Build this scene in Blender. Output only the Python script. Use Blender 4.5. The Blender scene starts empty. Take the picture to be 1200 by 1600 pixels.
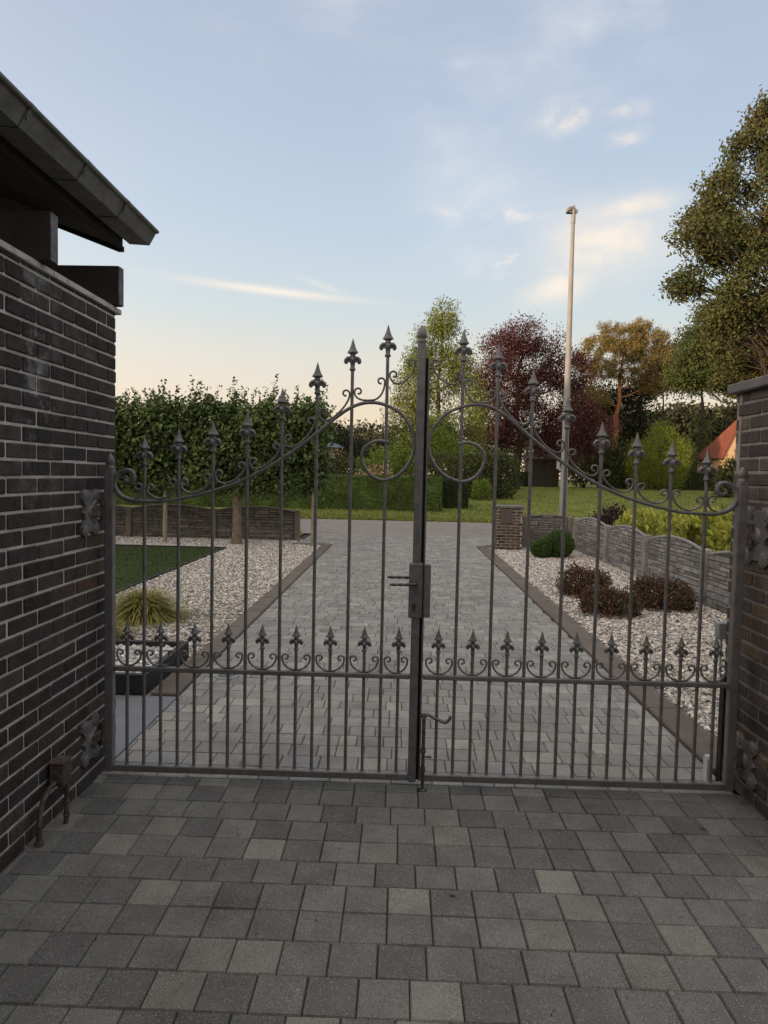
import bpy, math, random
import numpy as np
from mathutils import Vector, Matrix, noise
random.seed(7)
RNG = np.random.default_rng(11)
scene = bpy.context.scene
COL = scene.collection
PI = math.pi
def sstep(a, b, x):
    t = min(1, max(0, (x-a)/(b-a))); return t*t*(3-2*t)
def ground_z(y):
    return 0.0 if y < 28 else 0.98*(1-math.exp(-(y-28)/13.0))

# ------------------------------------------------------------------ materials
def nt(m): return m.node_tree.nodes, m.node_tree.links
def mat(name, col, rough=.85, var=.25, vscale=6, bump=.25, bscale=90, metal=0., attr=False, island=0., trans=0.,
        speck=0., fleck=0., col2=None, c2scale=2.5, c2lo=.5, c2hi=.65, spec=.3, bdist=.004):
    """procedural principled: base colour (optionally from the 'Col' attribute), noise variation, random tint per island, bump"""
    m = bpy.data.materials.new(name); m.use_nodes = True
    N, L = nt(m); P = N['Principled BSDF']
    tc = N.new('ShaderNodeTexCoord')
    if attr:
        a = N.new('ShaderNodeAttribute'); a.attribute_name = 'Col'; c = a.outputs['Color']
    else:
        r = N.new('ShaderNodeRGB'); r.outputs[0].default_value = (*col, 1); c = r.outputs[0]
    def mix(kind, fac, A, B):
        x = N.new('ShaderNodeMix'); x.data_type = 'RGBA'; x.blend_type = kind
        if isinstance(fac, (int, float)): x.inputs['Factor'].default_value = fac
        else: L.new(fac, x.inputs['Factor'])
        for k, s in ((6, A), (7, B)):
            if isinstance(s, tuple): x.inputs[k].default_value = (*s, 1)
            else: L.new(s, x.inputs[k])
        return x.outputs[2]
    def ntex(scale, det=4, ro=.6):
        n = N.new('ShaderNodeTexNoise'); n.inputs['Scale'].default_value = scale; n.inputs['Detail'].default_value = det
        n.inputs['Roughness'].default_value = ro; L.new(tc.outputs['Object'], n.inputs['Vector']); return n
    def rng(src, a, b, c, d):
        r = N.new('ShaderNodeMapRange'); r.inputs[1].default_value = a; r.inputs[2].default_value = b
        r.inputs[3].default_value = c; r.inputs[4].default_value = d; L.new(src, r.inputs[0]); return r.outputs[0]
    if col2 is not None:
        c = mix('MIX', rng(ntex(c2scale, 6, .7).outputs[0], c2lo, c2hi, 0, 1), c, col2)
    def scale_by(c, f):
        v = N.new('ShaderNodeVectorMath'); v.operation = 'SCALE'; L.new(c, v.inputs[0]); L.new(f, v.inputs['Scale']); return v.outputs[0]
    if island:
        g = N.new('ShaderNodeNewGeometry')
        c = scale_by(c, rng(g.outputs['Random Per Island'], 0, 1, 1-island, 1+island))
    if var:
        c = scale_by(c, rng(ntex(vscale).outputs[0], .3, .7, 1-var, 1+var))
    if speck:
        c = scale_by(c, rng(ntex(320, 2, .7).outputs[0], .38, .62, 1-speck, 1+speck))
    if fleck:
        for sc_, lim, tone in ((120, .16, (.42,.41,.38)), (95, .15, (.025,.024,.023))):
            v = N.new('ShaderNodeTexVoronoi'); v.inputs['Scale'].default_value = sc_; L.new(tc.outputs['Object'], v.inputs['Vector'])
            sp = N.new('ShaderNodeSeparateColor'); L.new(v.outputs['Color'], sp.inputs[0])
            a_ = N.new('ShaderNodeMath'); a_.operation = 'MULTIPLY'; L.new(rng(v.outputs['Distance'], lim, lim+.16, fleck, 0), a_.inputs[0]); L.new(rng(sp.outputs[0], .45, .75, 0, 1), a_.inputs[1])
            c = mix('MIX', a_.outputs[0], c, tone)
    L.new(c, P.inputs['Base Color'])
    P.inputs['Roughness'].default_value = rough; P.inputs['Metallic'].default_value = metal
    P.inputs['Specular IOR Level'].default_value = spec
    if bump:
        b = N.new('ShaderNodeBump'); b.inputs['Strength'].default_value = bump; b.inputs['Distance'].default_value = bdist
        L.new(ntex(bscale, 5, .65).outputs[0], b.inputs['Height']); L.new(b.outputs[0], P.inputs['Normal'])
    if trans:
        T = N.new('ShaderNodeBsdfTranslucent'); L.new(c, T.inputs['Color'])
        S = N.new('ShaderNodeMixShader'); S.inputs[0].default_value = trans
        L.new(P.outputs[0], S.inputs[1]); L.new(T.outputs[0], S.inputs[2])
        L.new(S.outputs[0], N['Material Output'].inputs['Surface'])
    return m
def leafmat(name, col, isl=.45, trans=.25, col2=None, rough=.6, c2scale=.5, spec=.25):
    return mat(name, col, rough=rough, var=.25, vscale=.9, bump=0, island=isl, trans=trans, col2=col2, c2scale=c2scale, c2lo=.4, c2hi=.62, spec=spec)

M = {}
M['iron'] = mat('weathered_grey_iron', (.145,.139,.135), rough=.47, var=.25, vscale=25, bump=.35, bscale=170, metal=.1, col2=(.13,.088,.062), c2scale=16, c2lo=.56, c2hi=.78, spec=.45, bdist=.0015)
M['iron_dark'] = mat('black_rubber_strip', (.012,.012,.012), rough=.7, var=.1)
M['steel'] = mat('worn_dark_steel', (.10,.095,.09), rough=.4, var=.3, vscale=40, metal=.7, bump=.2)
M['rust'] = mat('rusty_metal', (.075,.054,.044), rough=.85, var=.4, vscale=30, bump=.6, bscale=120, col2=(.12,.10,.085), c2scale=30)
M['brick'] = mat('dark_brown_brick', (.05,.04,.035), attr=True, rough=.9, var=.3, vscale=14, bump=1., bscale=55, bdist=.010, spec=.2)
M['mortar'] = mat('grey_mortar', (.47,.45,.415), rough=.95, var=.22, vscale=9, bump=.6, bscale=140, spec=.1)
M['mortar_dark'] = mat('grey_mortar_old', (.24,.225,.205), rough=.95, var=.25, vscale=9, bump=.6, bscale=140, spec=.1)
M['mortar_pale'] = mat('pale_mortar', (.36,.32,.25), rough=.95, var=.2, vscale=9, bump=.5, bscale=140, spec=.1)
M['paver'] = mat('concrete_paver', (.2,.2,.2), attr=True, rough=.92, var=.16, vscale=7, col2=(.075,.07,.06), c2scale=1.5, c2lo=.48, c2hi=1.05, bump=.6, bscale=190, speck=.42, fleck=.6, spec=.2, bdist=.002)
M['joint'] = mat('dark_joint_sand', (.05,.045,.038), rough=1, var=.3, vscale=30, bump=.5)
M['kerb'] = mat('brown_grey_kerb', (.125,.108,.096), rough=.95, var=.18, vscale=5, bump=.5, bscale=150, speck=.3, spec=.15)
M['gravel_bed'] = mat('gravel_bed', (.30,.27,.235), rough=1, var=.45, vscale=45, bump=.9, bscale=50, bdist=.02)
M['pebble'] = mat('crushed_white_gravel', (.3,.3,.3), attr=True, rough=.85, var=.0, bump=.3, bscale=120, island=.25, spec=.2)
M['lawn_base'] = mat('mown_grass_soil', (.135,.175,.034), rough=1, var=.4, vscale=.9, bump=.9, bscale=30, bdist=.05, col2=(.17,.185,.048), c2scale=.35, c2lo=.4, c2hi=.6)
M['turf_base'] = mat('artificial_turf_base', (.034,.052,.013), rough=1, var=.25, vscale=3, bump=.9, bscale=120, bdist=.02)
M['blade'] = leafmat('grass_blade', (.16,.205,.04), isl=.4, col2=(.20,.205,.055), c2scale=.35)
M['turf'] = leafmat('turf_blade', (.042,.066,.014), isl=.35, trans=.15)
M['asphalt'] = mat('road_asphalt', (.20,.18,.168), rough=.95, var=.12, vscale=2.0, bump=.5, bscale=120, speck=.3, col2=(.165,.147,.136), c2scale=.6)
M['soil'] = mat('bare_earth', (.06,.045,.03), rough=1, var=.3, vscale=6, bump=.8, bscale=40, bdist=.02)
M['bluestone'] = mat('bluestone_slab', (.145,.155,.175), rough=.7, var=.12, vscale=6, bump=.2, bscale=150, speck=.12)
M['planter'] = mat('charcoal_planter', (.02,.02,.021), rough=.55, var=.25, vscale=20, bump=.3, speck=.25)
M['castiron'] = mat('galvanised_grate', (.27,.28,.29), rough=.5, metal=.6, var=.2, vscale=30)
M['white_stone'] = mat('white_cobble', (.42,.41,.38), attr=True, rough=.8, var=.15, vscale=20, island=.25, bump=.4, bscale=60)
M['concrete_panel'] = mat('grey_concrete_stone_panel', (.2,.195,.19), attr=True, rough=.95, var=.28, vscale=11, bump=1., bscale=40, bdist=.012, spec=.15)
M['concrete_post'] = mat('grey_concrete_post', (.23,.222,.21), rough=.95, var=.2, vscale=7, bump=.5, bscale=110, col2=(.16,.155,.14), c2scale=6)
M['concrete_post_brown'] = mat('brown_concrete_post', (.17,.15,.128), rough=.95, var=.2, vscale=7, bump=.5, bscale=110)
M['coping'] = mat('grey_bluestone_coping', (.14,.135,.13), rough=.9, var=.2, vscale=8, bump=.5, bscale=90, speck=.2)
M['capping'] = mat('pale_zinc_capping', (.46,.45,.43), rough=.7, var=.2, vscale=6, bump=.2, col2=(.22,.2,.17), c2scale=12)
M['timber'] = mat('black_stained_timber', (.022,.019,.018), rough=.75, var=.3, vscale=14, bump=.5, bscale=60)
M['timber_end'] = mat('lit_timber_end', (.14,.135,.145), rough=.85, var=.4, vscale=25, bump=.5, bscale=80)  # joist ends; the light falling on them is put into this paler tone
M['soffit'] = mat('dark_soffit_board', (.03,.026,.023), rough=.85, var=.2, vscale=8, bump=.3)
M['gutter'] = mat('grey_zinc_gutter', (.17,.17,.166), rough=.6, metal=.15, var=.22, vscale=9, bump=.25, bscale=70, col2=(.125,.124,.12), c2scale=7)
M['tile'] = mat('dark_roof_tile', (.04,.036,.034), rough=.85, var=.3, vscale=5, bump=.4)
M['stake'] = mat('weathered_wood_stake', (.26,.22,.155), rough=.9, var=.25, vscale=14, bump=.6, bscale=50)
M['bark'] = mat('grey_brown_bark', (.19,.145,.105), rough=.95, var=.35, vscale=9, bump=1, bscale=28, bdist=.03)
M['bark_dark'] = mat('dark_bark', (.05,.04,.032), rough=.95, var=.35, vscale=5, bump=1, bscale=14, bdist=.04)
M['bark_pine'] = mat('orange_pine_bark', (.30,.13,.055), rough=.95, var=.35, vscale=4, bump=1, bscale=12, bdist=.04)
M['pole'] = mat('pale_concrete_pole', (.23,.23,.225), rough=.9, var=.14, vscale=2.2, bump=.3, bscale=60)
M['lamp_metal'] = mat('grey_lamp_housing', (.20,.18,.16), rough=.5, metal=.3, var=.1)
M['plate'] = mat('brown_mailbox_plate', (.085,.07,.066), rough=.55, var=.15, vscale=20, bump=.1)
M['plastic_grey'] = mat('pale_grey_plastic', (.27,.28,.29), rough=.5, var=.1, vscale=20, bump=.1)
M['plastic_white'] = mat('white_plastic', (.55,.55,.53), rough=.5, var=.1, vscale=20, bump=.1)
M['roof_red'] = mat('orange_red_tile', (.185,.06,.038), rough=.85, var=.25, vscale=3, bump=.5, bscale=8)
M['wall_peach'] = mat('peach_brick_wall', (.50,.34,.22), rough=.9, var=.12, vscale=4, bump=.4, bscale=30)
M['wall_house'] = mat('house_brick', (.10,.08,.07), rough=.9, var=.2, vscale=6, bump=.4)
M['shed'] = mat('dark_shed_board', (.035,.031,.026), rough=.9, var=.35, vscale=6, bump=.4)
M['cloth_blue'] = mat('blue_grey_canvas', (.09,.12,.16), rough=.9, var=.15, vscale=5, bump=.1)
M['cloth_white'] = mat('white_cloth', (.55,.6,.68), rough=.9, var=.1, vscale=5, bump=.1)
M['cloth_navy'] = mat('navy_cloth', (.03,.05,.15), rough=.9, var=.1, vscale=5, bump=.1)
M['log'] = mat('pale_cut_log', (.22,.17,.11), rough=.9, var=.3, vscale=12, bump=.5)
def bloom(m, cy, w, z0, z1, col):
    N, L = nt(m); P = N['Principled BSDF']; src = P.inputs['Base Color'].links[0].from_socket
    tc = N.new('ShaderNodeTexCoord'); sp = N.new('ShaderNodeSeparateXYZ'); L.new(tc.outputs['Object'], sp.inputs[0])
    def mm(op, a, b):
        n = N.new('ShaderNodeMath'); n.operation = op
        for i, v in enumerate((a,b)):
            if isinstance(v,(int,float)): n.inputs[i].default_value = v
            else: L.new(v, n.inputs[i])
        return n.outputs[0]
    g = mm('POWER', 2.718, mm('MULTIPLY', mm('POWER', mm('DIVIDE', mm('SUBTRACT', sp.outputs[1], cy), w), 2), -1))
    no = N.new('ShaderNodeTexNoise'); no.inputs['Scale'].default_value = 5.5; no.inputs['Detail'].default_value = 7; no.inputs['Roughness'].default_value = .7; L.new(tc.outputs['Object'], no.inputs['Vector'])
    r = N.new('ShaderNodeMapRange'); r.inputs[1].default_value = .5; r.inputs[2].default_value = .68; L.new(no.outputs[0], r.inputs[0])
    h = N.new('ShaderNodeMapRange'); h.inputs[1].default_value = z0; h.inputs[2].default_value = z1; L.new(sp.outputs[2], h.inputs[0])
    x = N.new('ShaderNodeMix'); x.data_type = 'RGBA'; L.new(mm('MULTIPLY', mm('MULTIPLY', g, r.outputs[0]), mm('MULTIPLY', h.outputs[0], .75)), x.inputs['Factor']); L.new(src, x.inputs[6]); x.inputs[7].default_value = (*col,1); L.new(x.outputs[2], P.inputs['Base Color'])
M['brick_bloom'] = M['brick'].copy(); M['brick_bloom'].name = 'dark_brown_brick_with_lime_bloom'; bloom(M['brick_bloom'], -.82, .13, 1.3, 1.9, (.42,.41,.40))
# leaves
M['l_lime'] = leafmat('lime_leaf', (.08,.12,.038), isl=.55, col2=(.125,.165,.052), c2scale=.9)
M['l_hedge'] = leafmat('clipped_hedge_leaf', (.082,.122,.028), isl=.4, trans=.15)
M['l_hedge_dk'] = leafmat('dark_hedge_leaf', (.034,.053,.018), isl=.35, trans=.1)
M['l_box'] = leafmat('boxwood_leaf', (.065,.115,.022), isl=.4, trans=.15)
M['l_birch'] = leafmat('yellow_green_drooping_leaf', (.125,.175,.04), isl=.4, trans=.35, col2=(.175,.19,.048), c2scale=.3)
M['l_willow'] = leafmat('bright_green_leaf', (.14,.21,.034), isl=.4, trans=.35, col2=(.18,.24,.045), c2scale=.6)
M['l_beech'] = leafmat('copper_leaf', (.075,.026,.03), isl=.5, trans=.22, col2=(.082,.032,.036), c2scale=.35)
M['l_pine'] = leafmat('pine_needle', (.19,.135,.042), isl=.45, trans=.15, col2=(.125,.11,.038), c2scale=.5)
M['l_oak'] = leafmat('olive_oak_leaf', (.058,.074,.024), isl=.5, trans=.25, col2=(.088,.076,.026), c2scale=.35)
M['l_linden'] = leafmat('mid_green_leaf', (.062,.088,.028), isl=.45, trans=.25, col2=(.082,.09,.03))
M['l_dark'] = leafmat('dark_evergreen_leaf', (.024,.032,.014), isl=.5, trans=.12, col2=(.034,.038,.018))
M['l_bamboo'] = leafmat('bright_yellow_green_leaf', (.19,.24,.04), isl=.35, trans=.35)
M['l_rhodo'] = leafmat('rhododendron_leaf', (.045,.062,.022), isl=.5, trans=.12, col2=(.075,.085,.026), c2scale=1.2)
M['l_azalea'] = leafmat('withered_azalea_leaf', (.125,.064,.042), isl=.6, trans=.1, col2=(.07,.062,.032), c2scale=3.5)
M['l_azalea_core'] = mat('azalea_twigs', (.045,.03,.022), var=.3, bump=.3)
M['l_laurel'] = leafmat('golden_laurel_leaf', (.42,.42,.075), isl=.4, trans=.3, col2=(.24,.28,.055), c2scale=2.5)
M['l_purple'] = leafmat('dark_purple_leaf', (.035,.02,.022), isl=.5, trans=.1)
M['l_pink'] = leafmat('pink_blossom', (.48,.30,.23), isl=.3, trans=.25)
M['l_far'] = leafmat('far_wood_leaf', (.05,.055,.03), isl=.45, trans=.1, c2scale=.15)
M['l_tuft'] = leafmat('yellow_green_sedge', (.26,.24,.065), isl=.5, trans=.25)
M['l_brownbush'] = leafmat('olive_brown_leaf', (.085,.07,.03), isl=.45, trans=.2)

# ------------------------------------------------------------------ mesh helpers
def link(o, parent=None):
    COL.objects.link(o)
    if parent is not None: o.parent = parent
    return o
def props(o, label=None, cat=None, group=None, kind=None):
    if label: o['label'] = label
    if cat: o['category'] = cat
    if group: o['group'] = group
    if kind: o['kind'] = kind
    return o
def empty(name, label, cat, loc=(0,0,0), group=None):
    o = bpy.data.objects.new(name, None); o.location = loc; o.empty_display_size = .1
    COL.objects.link(o); return props(o, label, cat, group)
class MB:
    """collects shapes in world coordinates; build() links them as ONE mesh object (children are re-based on their parent)"""
    def __init__(s): s.v = []; s.f = []; s.m = []; s.c = []; s.cur = 0; s.col = (1,1,1); s.sm = []; s.smooth = False
    def add(s, vs, fs):
        b = len(s.v); s.v += [tuple(x) for x in vs]
        for f in fs: s.f.append(tuple(b+i for i in f)); s.m.append(s.cur); s.c.append(s.col); s.sm.append(s.smooth)
    def box(s, a, b, bev=0.):
        (x0,y0,z0),(x1,y1,z1) = a, b
        if bev <= 0:
            s.add([(x0,y0,z0),(x1,y0,z0),(x1,y1,z0),(x0,y1,z0),(x0,y0,z1),(x1,y0,z1),(x1,y1,z1),(x0,y1,z1)],
                  [(0,3,2,1),(4,5,6,7),(0,1,5,4),(1,2,6,5),(2,3,7,6),(3,0,4,7)])
        else: s.obox(((x0+x1)/2,(y0+y1)/2,(z0+z1)/2), (1,0,0),(0,1,0),(0,0,1), (x1-x0)/2,(y1-y0)/2,(z1-z0)/2, bev)
    def obox(s, c, ux, uy, uz, hx, hy, hz, bev=0.):
        c, ux, uy, uz = map(Vector, (c,ux,uy,uz))
        if bev <= 0:
            P = [c+ux*(i*hx)+uy*(j*hy)+uz*(k*hz) for k in (-1,1) for i,j in ((-1,-1),(1,-1),(1,1),(-1,1))]
            s.add(P, [(0,3,2,1),(4,5,6,7),(0,1,5,4),(1,2,6,5),(2,3,7,6),(3,0,4,7)]); return
        V = []; idx = {}
        for i in (-1,1):
            for j in (-1,1):
                for k in (-1,1):
                    for a in range(3):
                        h = [hx-bev, hy-bev, hz-bev]; h[a] = (hx,hy,hz)[a]
                        idx[(i,j,k,a)] = len(V); V.append(c+ux*(i*h[0])+uy*(j*h[1])+uz*(k*h[2]))
        F = []
        def q(*k): F.append(tuple(idx[x] for x in k))
        for sg in (-1,1):
            o = 1 if sg > 0 else -1
            for a in range(3):
                pts = []
                for p, r in ((-1,-1),(1,-1),(1,1),(-1,1))[::o]:
                    t = [0,0,0]; t[a] = sg; t[(a+1)%3] = p; t[(a+2)%3] = r; pts.append((*t, a))
                q(*pts)
        for a in range(3):
            b, c2 = (a+1)%3, (a+2)%3
            for p in (-1,1):
                for r in (-1,1):
                    t0=[0,0,0]; t1=[0,0,0]; t0[a]=-1; t1[a]=1
                    for t in (t0,t1): t[b]=p; t[c2]=r
                    f = [(*t0,b),(*t1,b),(*t1,c2),(*t0,c2)]
                    q(*(f if p*r < 0 else f[::-1]))
        for i in (-1,1):
            for j in (-1,1):
                for k in (-1,1):
                    f = [(i,j,k,0),(i,j,k,1),(i,j,k,2)]
                    q(*(f if i*j*k > 0 else f[::-1]))
        s.add(V, F)
    def tube(s, pts, r, n=8, cap=True, flat=1.0, smooth=True):
        pts = [Vector(p) for p in pts]; m = len(pts)
        rs = r if isinstance(r, (list,tuple)) else [r]*m
        V = []; F = []; up = None
        for i, p in enumerate(pts):
            t = (pts[min(i+1,m-1)]-pts[max(i-1,0)]).normalized()
            if up is None:
                up = Vector((0,1,0)) if abs(t.y) < .9 else Vector((1,0,0))
            a = t.cross(up)
            if a.length < 1e-6: a = t.orthogonal()
            a.normalize(); b = a.cross(t).normalized(); up = b
            for k in range(n):
                w = 2*PI*(k+.5)/n
                V.append(p + a*math.cos(w)*rs[i] + b*math.sin(w)*rs[i]*flat)
        for i in range(m-1):
            for k in range(n):
                F.append((i*n+k, i*n+(k+1)%n, (i+1)*n+(k+1)%n, (i+1)*n+k))
        o = s.smooth; s.smooth = smooth; s.add(V, F); s.smooth = False
        if cap: s.add(V[:n], [tuple(range(n))[::-1]]); s.add(V[-n:], [tuple(range(n))])
        s.smooth = o
    def lathe(s, c, prof, n=12, sq=None, smooth=True):
        """prof: (radius, z); sq rotates an n-gon so that n=4 gives a square section"""
        V = []; F = []; m = len(prof); off = PI/n if sq else 0
        for r, z in prof:
            for k in range(n):
                w = 2*PI*k/n+off; V.append((c[0]+r*math.cos(w), c[1]+r*math.sin(w), c[2]+z))
        for i in range(m-1):
            for k in range(n): F.append((i*n+k, i*n+(k+1)%n, (i+1)*n+(k+1)%n, (i+1)*n+k))
        o = s.smooth; s.smooth = smooth; s.add(V, F); s.smooth = o
        s.add(V[:n], [tuple(range(n))[::-1]]); s.add(V[-n:], [tuple(range(n))])
    def prism(s, poly, axis, a, b):
        """poly in the two other axes (cyclic order), extruded along axis from a to b"""
        def P(u, v, w):
            t = [0,0,0]; t[axis] = w; t[(axis+1)%3] = u; t[(axis+2)%3] = v; return tuple(t)
        n = len(poly); V = [P(u,v,a) for u,v in poly]+[P(u,v,b) for u,v in poly]
        F = [tuple(range(n))[::-1], tuple(range(n,2*n))]+[(i,(i+1)%n,n+(i+1)%n,n+i) for i in range(n)]
        s.add(V, F)
    def build(s, name, mats, parent=None, label=None, cat=None, group=None, kind=None, origin=None):
        if not isinstance(mats, (list,tuple)): mats = [mats]
        me = bpy.data.meshes.new(name)
        V = np.array(s.v, dtype=np.float64)
        if parent is not None:
            off = Vector(parent.location)
            q = parent.parent
            while q is not None: off += Vector(q.location); q = q.parent
        else:
            off = Vector(origin) if origin is not None else Vector((V[:,0].mean(), V[:,1].mean(), V[:,2].min()))
        V = V-np.array(off)
        me.from_pydata(V.tolist(), [], s.f)
        for mm in mats: me.materials.append(mm)
        me.polygons.foreach_set('material_index', s.m); me.polygons.foreach_set('use_smooth', s.sm)
        if any(c != (1,1,1) for c in s.c):
            at = me.color_attributes.new('Col', 'FLOAT_COLOR', 'CORNER')
            arr = np.empty((len(me.loops),4), dtype=np.float32); arr[:,3] = 1
            li = 0
            cnt = np.array([len(f) for f in s.f]); arr[:,:3] = np.repeat(np.array(s.c, dtype=np.float32), cnt, axis=0)
            at.data.foreach_set('color', arr.ravel())
        me.update()
        o = bpy.data.objects.new(name, me)
        if parent is None: o.location = off
        link(o, parent); return props(o, label, cat, group, kind)

def npmesh(name, V, F, m, parent=None, col=None, smooth=False, origin=None, **pr):
    """V (n,3) world coordinates, F (m,k) equal-sized faces"""
    V = np.asarray(V, dtype=np.float32); F = np.asarray(F, dtype=np.int32)
    if parent is not None: off = np.array(parent.location)
    elif origin is not None: off = np.array(origin)
    else: off = np.array([V[:,0].mean(), V[:,1].mean(), V[:,2].min()])
    me = bpy.data.meshes.new(name); k = F.shape[1]
    me.vertices.add(len(V)); me.vertices.foreach_set('co', (V-off).astype(np.float32).ravel())
    me.loops.add(F.size); me.loops.foreach_set('vertex_index', F.ravel())
    me.polygons.add(len(F)); me.polygons.foreach_set('loop_start', np.arange(0, F.size, k, dtype=np.int32))
    me.polygons.foreach_set('use_smooth', np.full(len(F), smooth))
    me.materials.append(m)
    if col is not None:
        at = me.color_attributes.new('Col', 'FLOAT_COLOR', 'POINT')
        c4 = np.ones((len(V),4), dtype=np.float32); c4[:,:3] = col; at.data.foreach_set('color', c4.ravel())
    me.update(calc_edges=True); me.validate()
    o = bpy.data.objects.new(name, me)
    if parent is None: o.location = tuple(off)
    link(o, parent); return props(o, **pr)

def unit(a): return a/np.maximum(np.linalg.norm(a, axis=-1, keepdims=True), 1e-9)
def leaf_geo(P, size, out=None, aspect=.55, up=.3, droop=0., rng=RNG, jit=.9):
    """one folded leaf per point: out = preferred outward direction"""
    n = len(P); P = np.asarray(P, float)
    d = rng.normal(size=(n,3))
    if out is not None: d = d*jit + out
    d[:,2] += up - droop*2
    d = unit(d)                                   # leaf axis
    s = unit(np.cross(d, rng.normal(size=(n,3))))
    nn = np.cross(s, d)
    L = size*(.6+.8*rng.random((n,1))); Wd = L*aspect
    b = P - d*L*.5; t = P + d*L*.5 - nn*L*.12
    l = P + s*Wd*.5 + nn*Wd*.22; r = P - s*Wd*.5 + nn*Wd*.22
    V = np.stack([b, r, t, l], 1).reshape(-1,3)
    F = np.arange(4*n).reshape(n,4)
    return V, F
def leaves(name, P, size, m, parent=None, **k):
    pr = {q: k.pop(q) for q in ('label','cat','group','kind','origin') if q in k}
    V, F = leaf_geo(P, size, **k)
    return npmesh(name, V, F, m, parent, **pr)
def in_ellipsoid(c, r, n, rng=RNG, shell=.5):
    d = unit(rng.normal(size=(n,3))); rad = (shell + (1-shell)*rng.random((n,1)))**.6
    return np.array(c)+d*rad*np.array(r), d
def noise_keep(P, sc, thr, seed=0.):
    return np.array([noise.noise((p[0]*sc+seed, p[1]*sc-seed, p[2]*sc+2*seed)) > thr for p in P])

def wobble(a, b, n, amp, rng):
    a, b = np.array(a,float), np.array(b,float); t = np.linspace(0,1,n)[:,None]
    P = a+(b-a)*t; off = rng.normal(size=(n,3))*amp*np.sin(PI*t); off[0] = 0; off[-1] = 0
    return [tuple(x) for x in P+off]
def tree(name, label, cat, base, height, trunk_r, blobs, leaf, leaf_m, bark_m, per=12, spread=.35, seed=1, droop=0.,
         aspect=.55, thr=-.12, nsc=.55, sub=7, group=None, up=.3, shell=.45, forks=None, crown='crown', first=.3, limb=.5):
    """trunk with limbs reaching into every blob of the crown; the crown is thousands of leaves gathered in twigs"""
    rng = np.random.default_rng(seed)
    root = empty(name, label, cat, base, group)
    tb = MB(); bx, by, bz = base
    top = (bx+(blobs[0][0]-bx)*.6, by+(blobs[0][1]-by)*.6, bz+height)
    n = 9
    path = wobble(base, top, n, trunk_r*.7, rng)
    rs = [trunk_r*(1.25 if i == 0 else 1)*(1-.8*i/(n-1)) for i in range(n)]
    tb.tube(path, rs, 9)
    tw = []
    for (x,y,z,rx,ry,rz,nt_) in blobs:
        c = np.array((x,y,z))
        zz = bz + max(height*first, min(height*.97, (z-bz)-limb*math.hypot(x-bx,y-by)-.1*rz))
        t = (zz-bz)/height; p0 = np.array(path[0])+(np.array(path[-1])-np.array(path[0]))*t
        r0 = trunk_r*(1-.8*t)*.55
        lp = wobble(p0, c, 6, .06*np.linalg.norm(c-p0), rng)
        tb.tube(lp, [max(.012, r0*(1-.75*i/5)) for i in range(6)], 6)
        P, d = in_ellipsoid(c, (rx,ry,rz), nt_, rng, shell)
        for q in P[:sub]:
            s0 = np.array(lp[rng.integers(2,6)])
            tb.tube(wobble(s0, q, 5, .07*np.linalg.norm(q-s0), rng), [max(.01, r0*.3*(1-.7*i/4)) for i in range(5)], 5)
        tw.append(P)
    tb.build('trunk', bark_m, root)
    T = np.concatenate(tw); T = T[noise_keep(T, nsc, thr, seed*1.7)]
    P = np.repeat(T, per, 0); off = rng.normal(size=P.shape)*spread
    if droop: off[:,2] = -np.abs(off[:,2])*(1+droop*2)
    P = P+off
    c = T.mean(0); out = unit(P-c)*.6
    V, F = leaf_geo(P, leaf, out=out, aspect=aspect, up=up, droop=droop, rng=rng)
    npmesh(crown, V, F, leaf_m, root)
    return root
def bush(name, label, cat, base, blobs, leaf, leaf_m, twig_m, n, seed=1, group=None, aspect=.55, spread=.1, per=6, up=.4, shell=.6, thr=-.3, nsc=1.5, core=True, jit=.9, nstem=10):
    """several stems from one root, foliage in clumps"""
    rng = np.random.default_rng(seed); root = empty(name, label, cat, base, group); tb = MB(); Ts = []
    for (x,y,z,rx,ry,rz) in blobs:
        k = int(n*rx*rz/sum(b[3]*b[5] for b in blobs))
        P, d = in_ellipsoid((x,y,z),(rx,ry,rz), k, rng, shell)
        P = P[P[:,2] > base[2]+.02]; Ts.append(P)
        for q in P[:nstem]:
            s0 = (base[0]+rng.normal()*.05*rx+(x-base[0])*.7, base[1]+(y-base[1])*.7, base[2])
            tb.tube(wobble(s0, q, 4, .04, rng), [max(.004,.02*rz)*(1-.2*i) for i in range(4)], 5)
    tb.build('stems', twig_m, root)
    T = np.concatenate(Ts); T = T[noise_keep(T, nsc, thr, seed)]
    P = np.repeat(T, per, 0)+rng.normal(size=(len(T)*per,3))*spread
    P[:,2] = np.maximum(P[:,2], base[2]+.015)
    c = T.mean(0); c[2] = base[2]
    V, F = leaf_geo(P, leaf, out=unit(P-c)*.8, aspect=aspect, up=up, rng=rng, jit=jit)
    npmesh('foliage', V, F, leaf_m, root)
    return root
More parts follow.
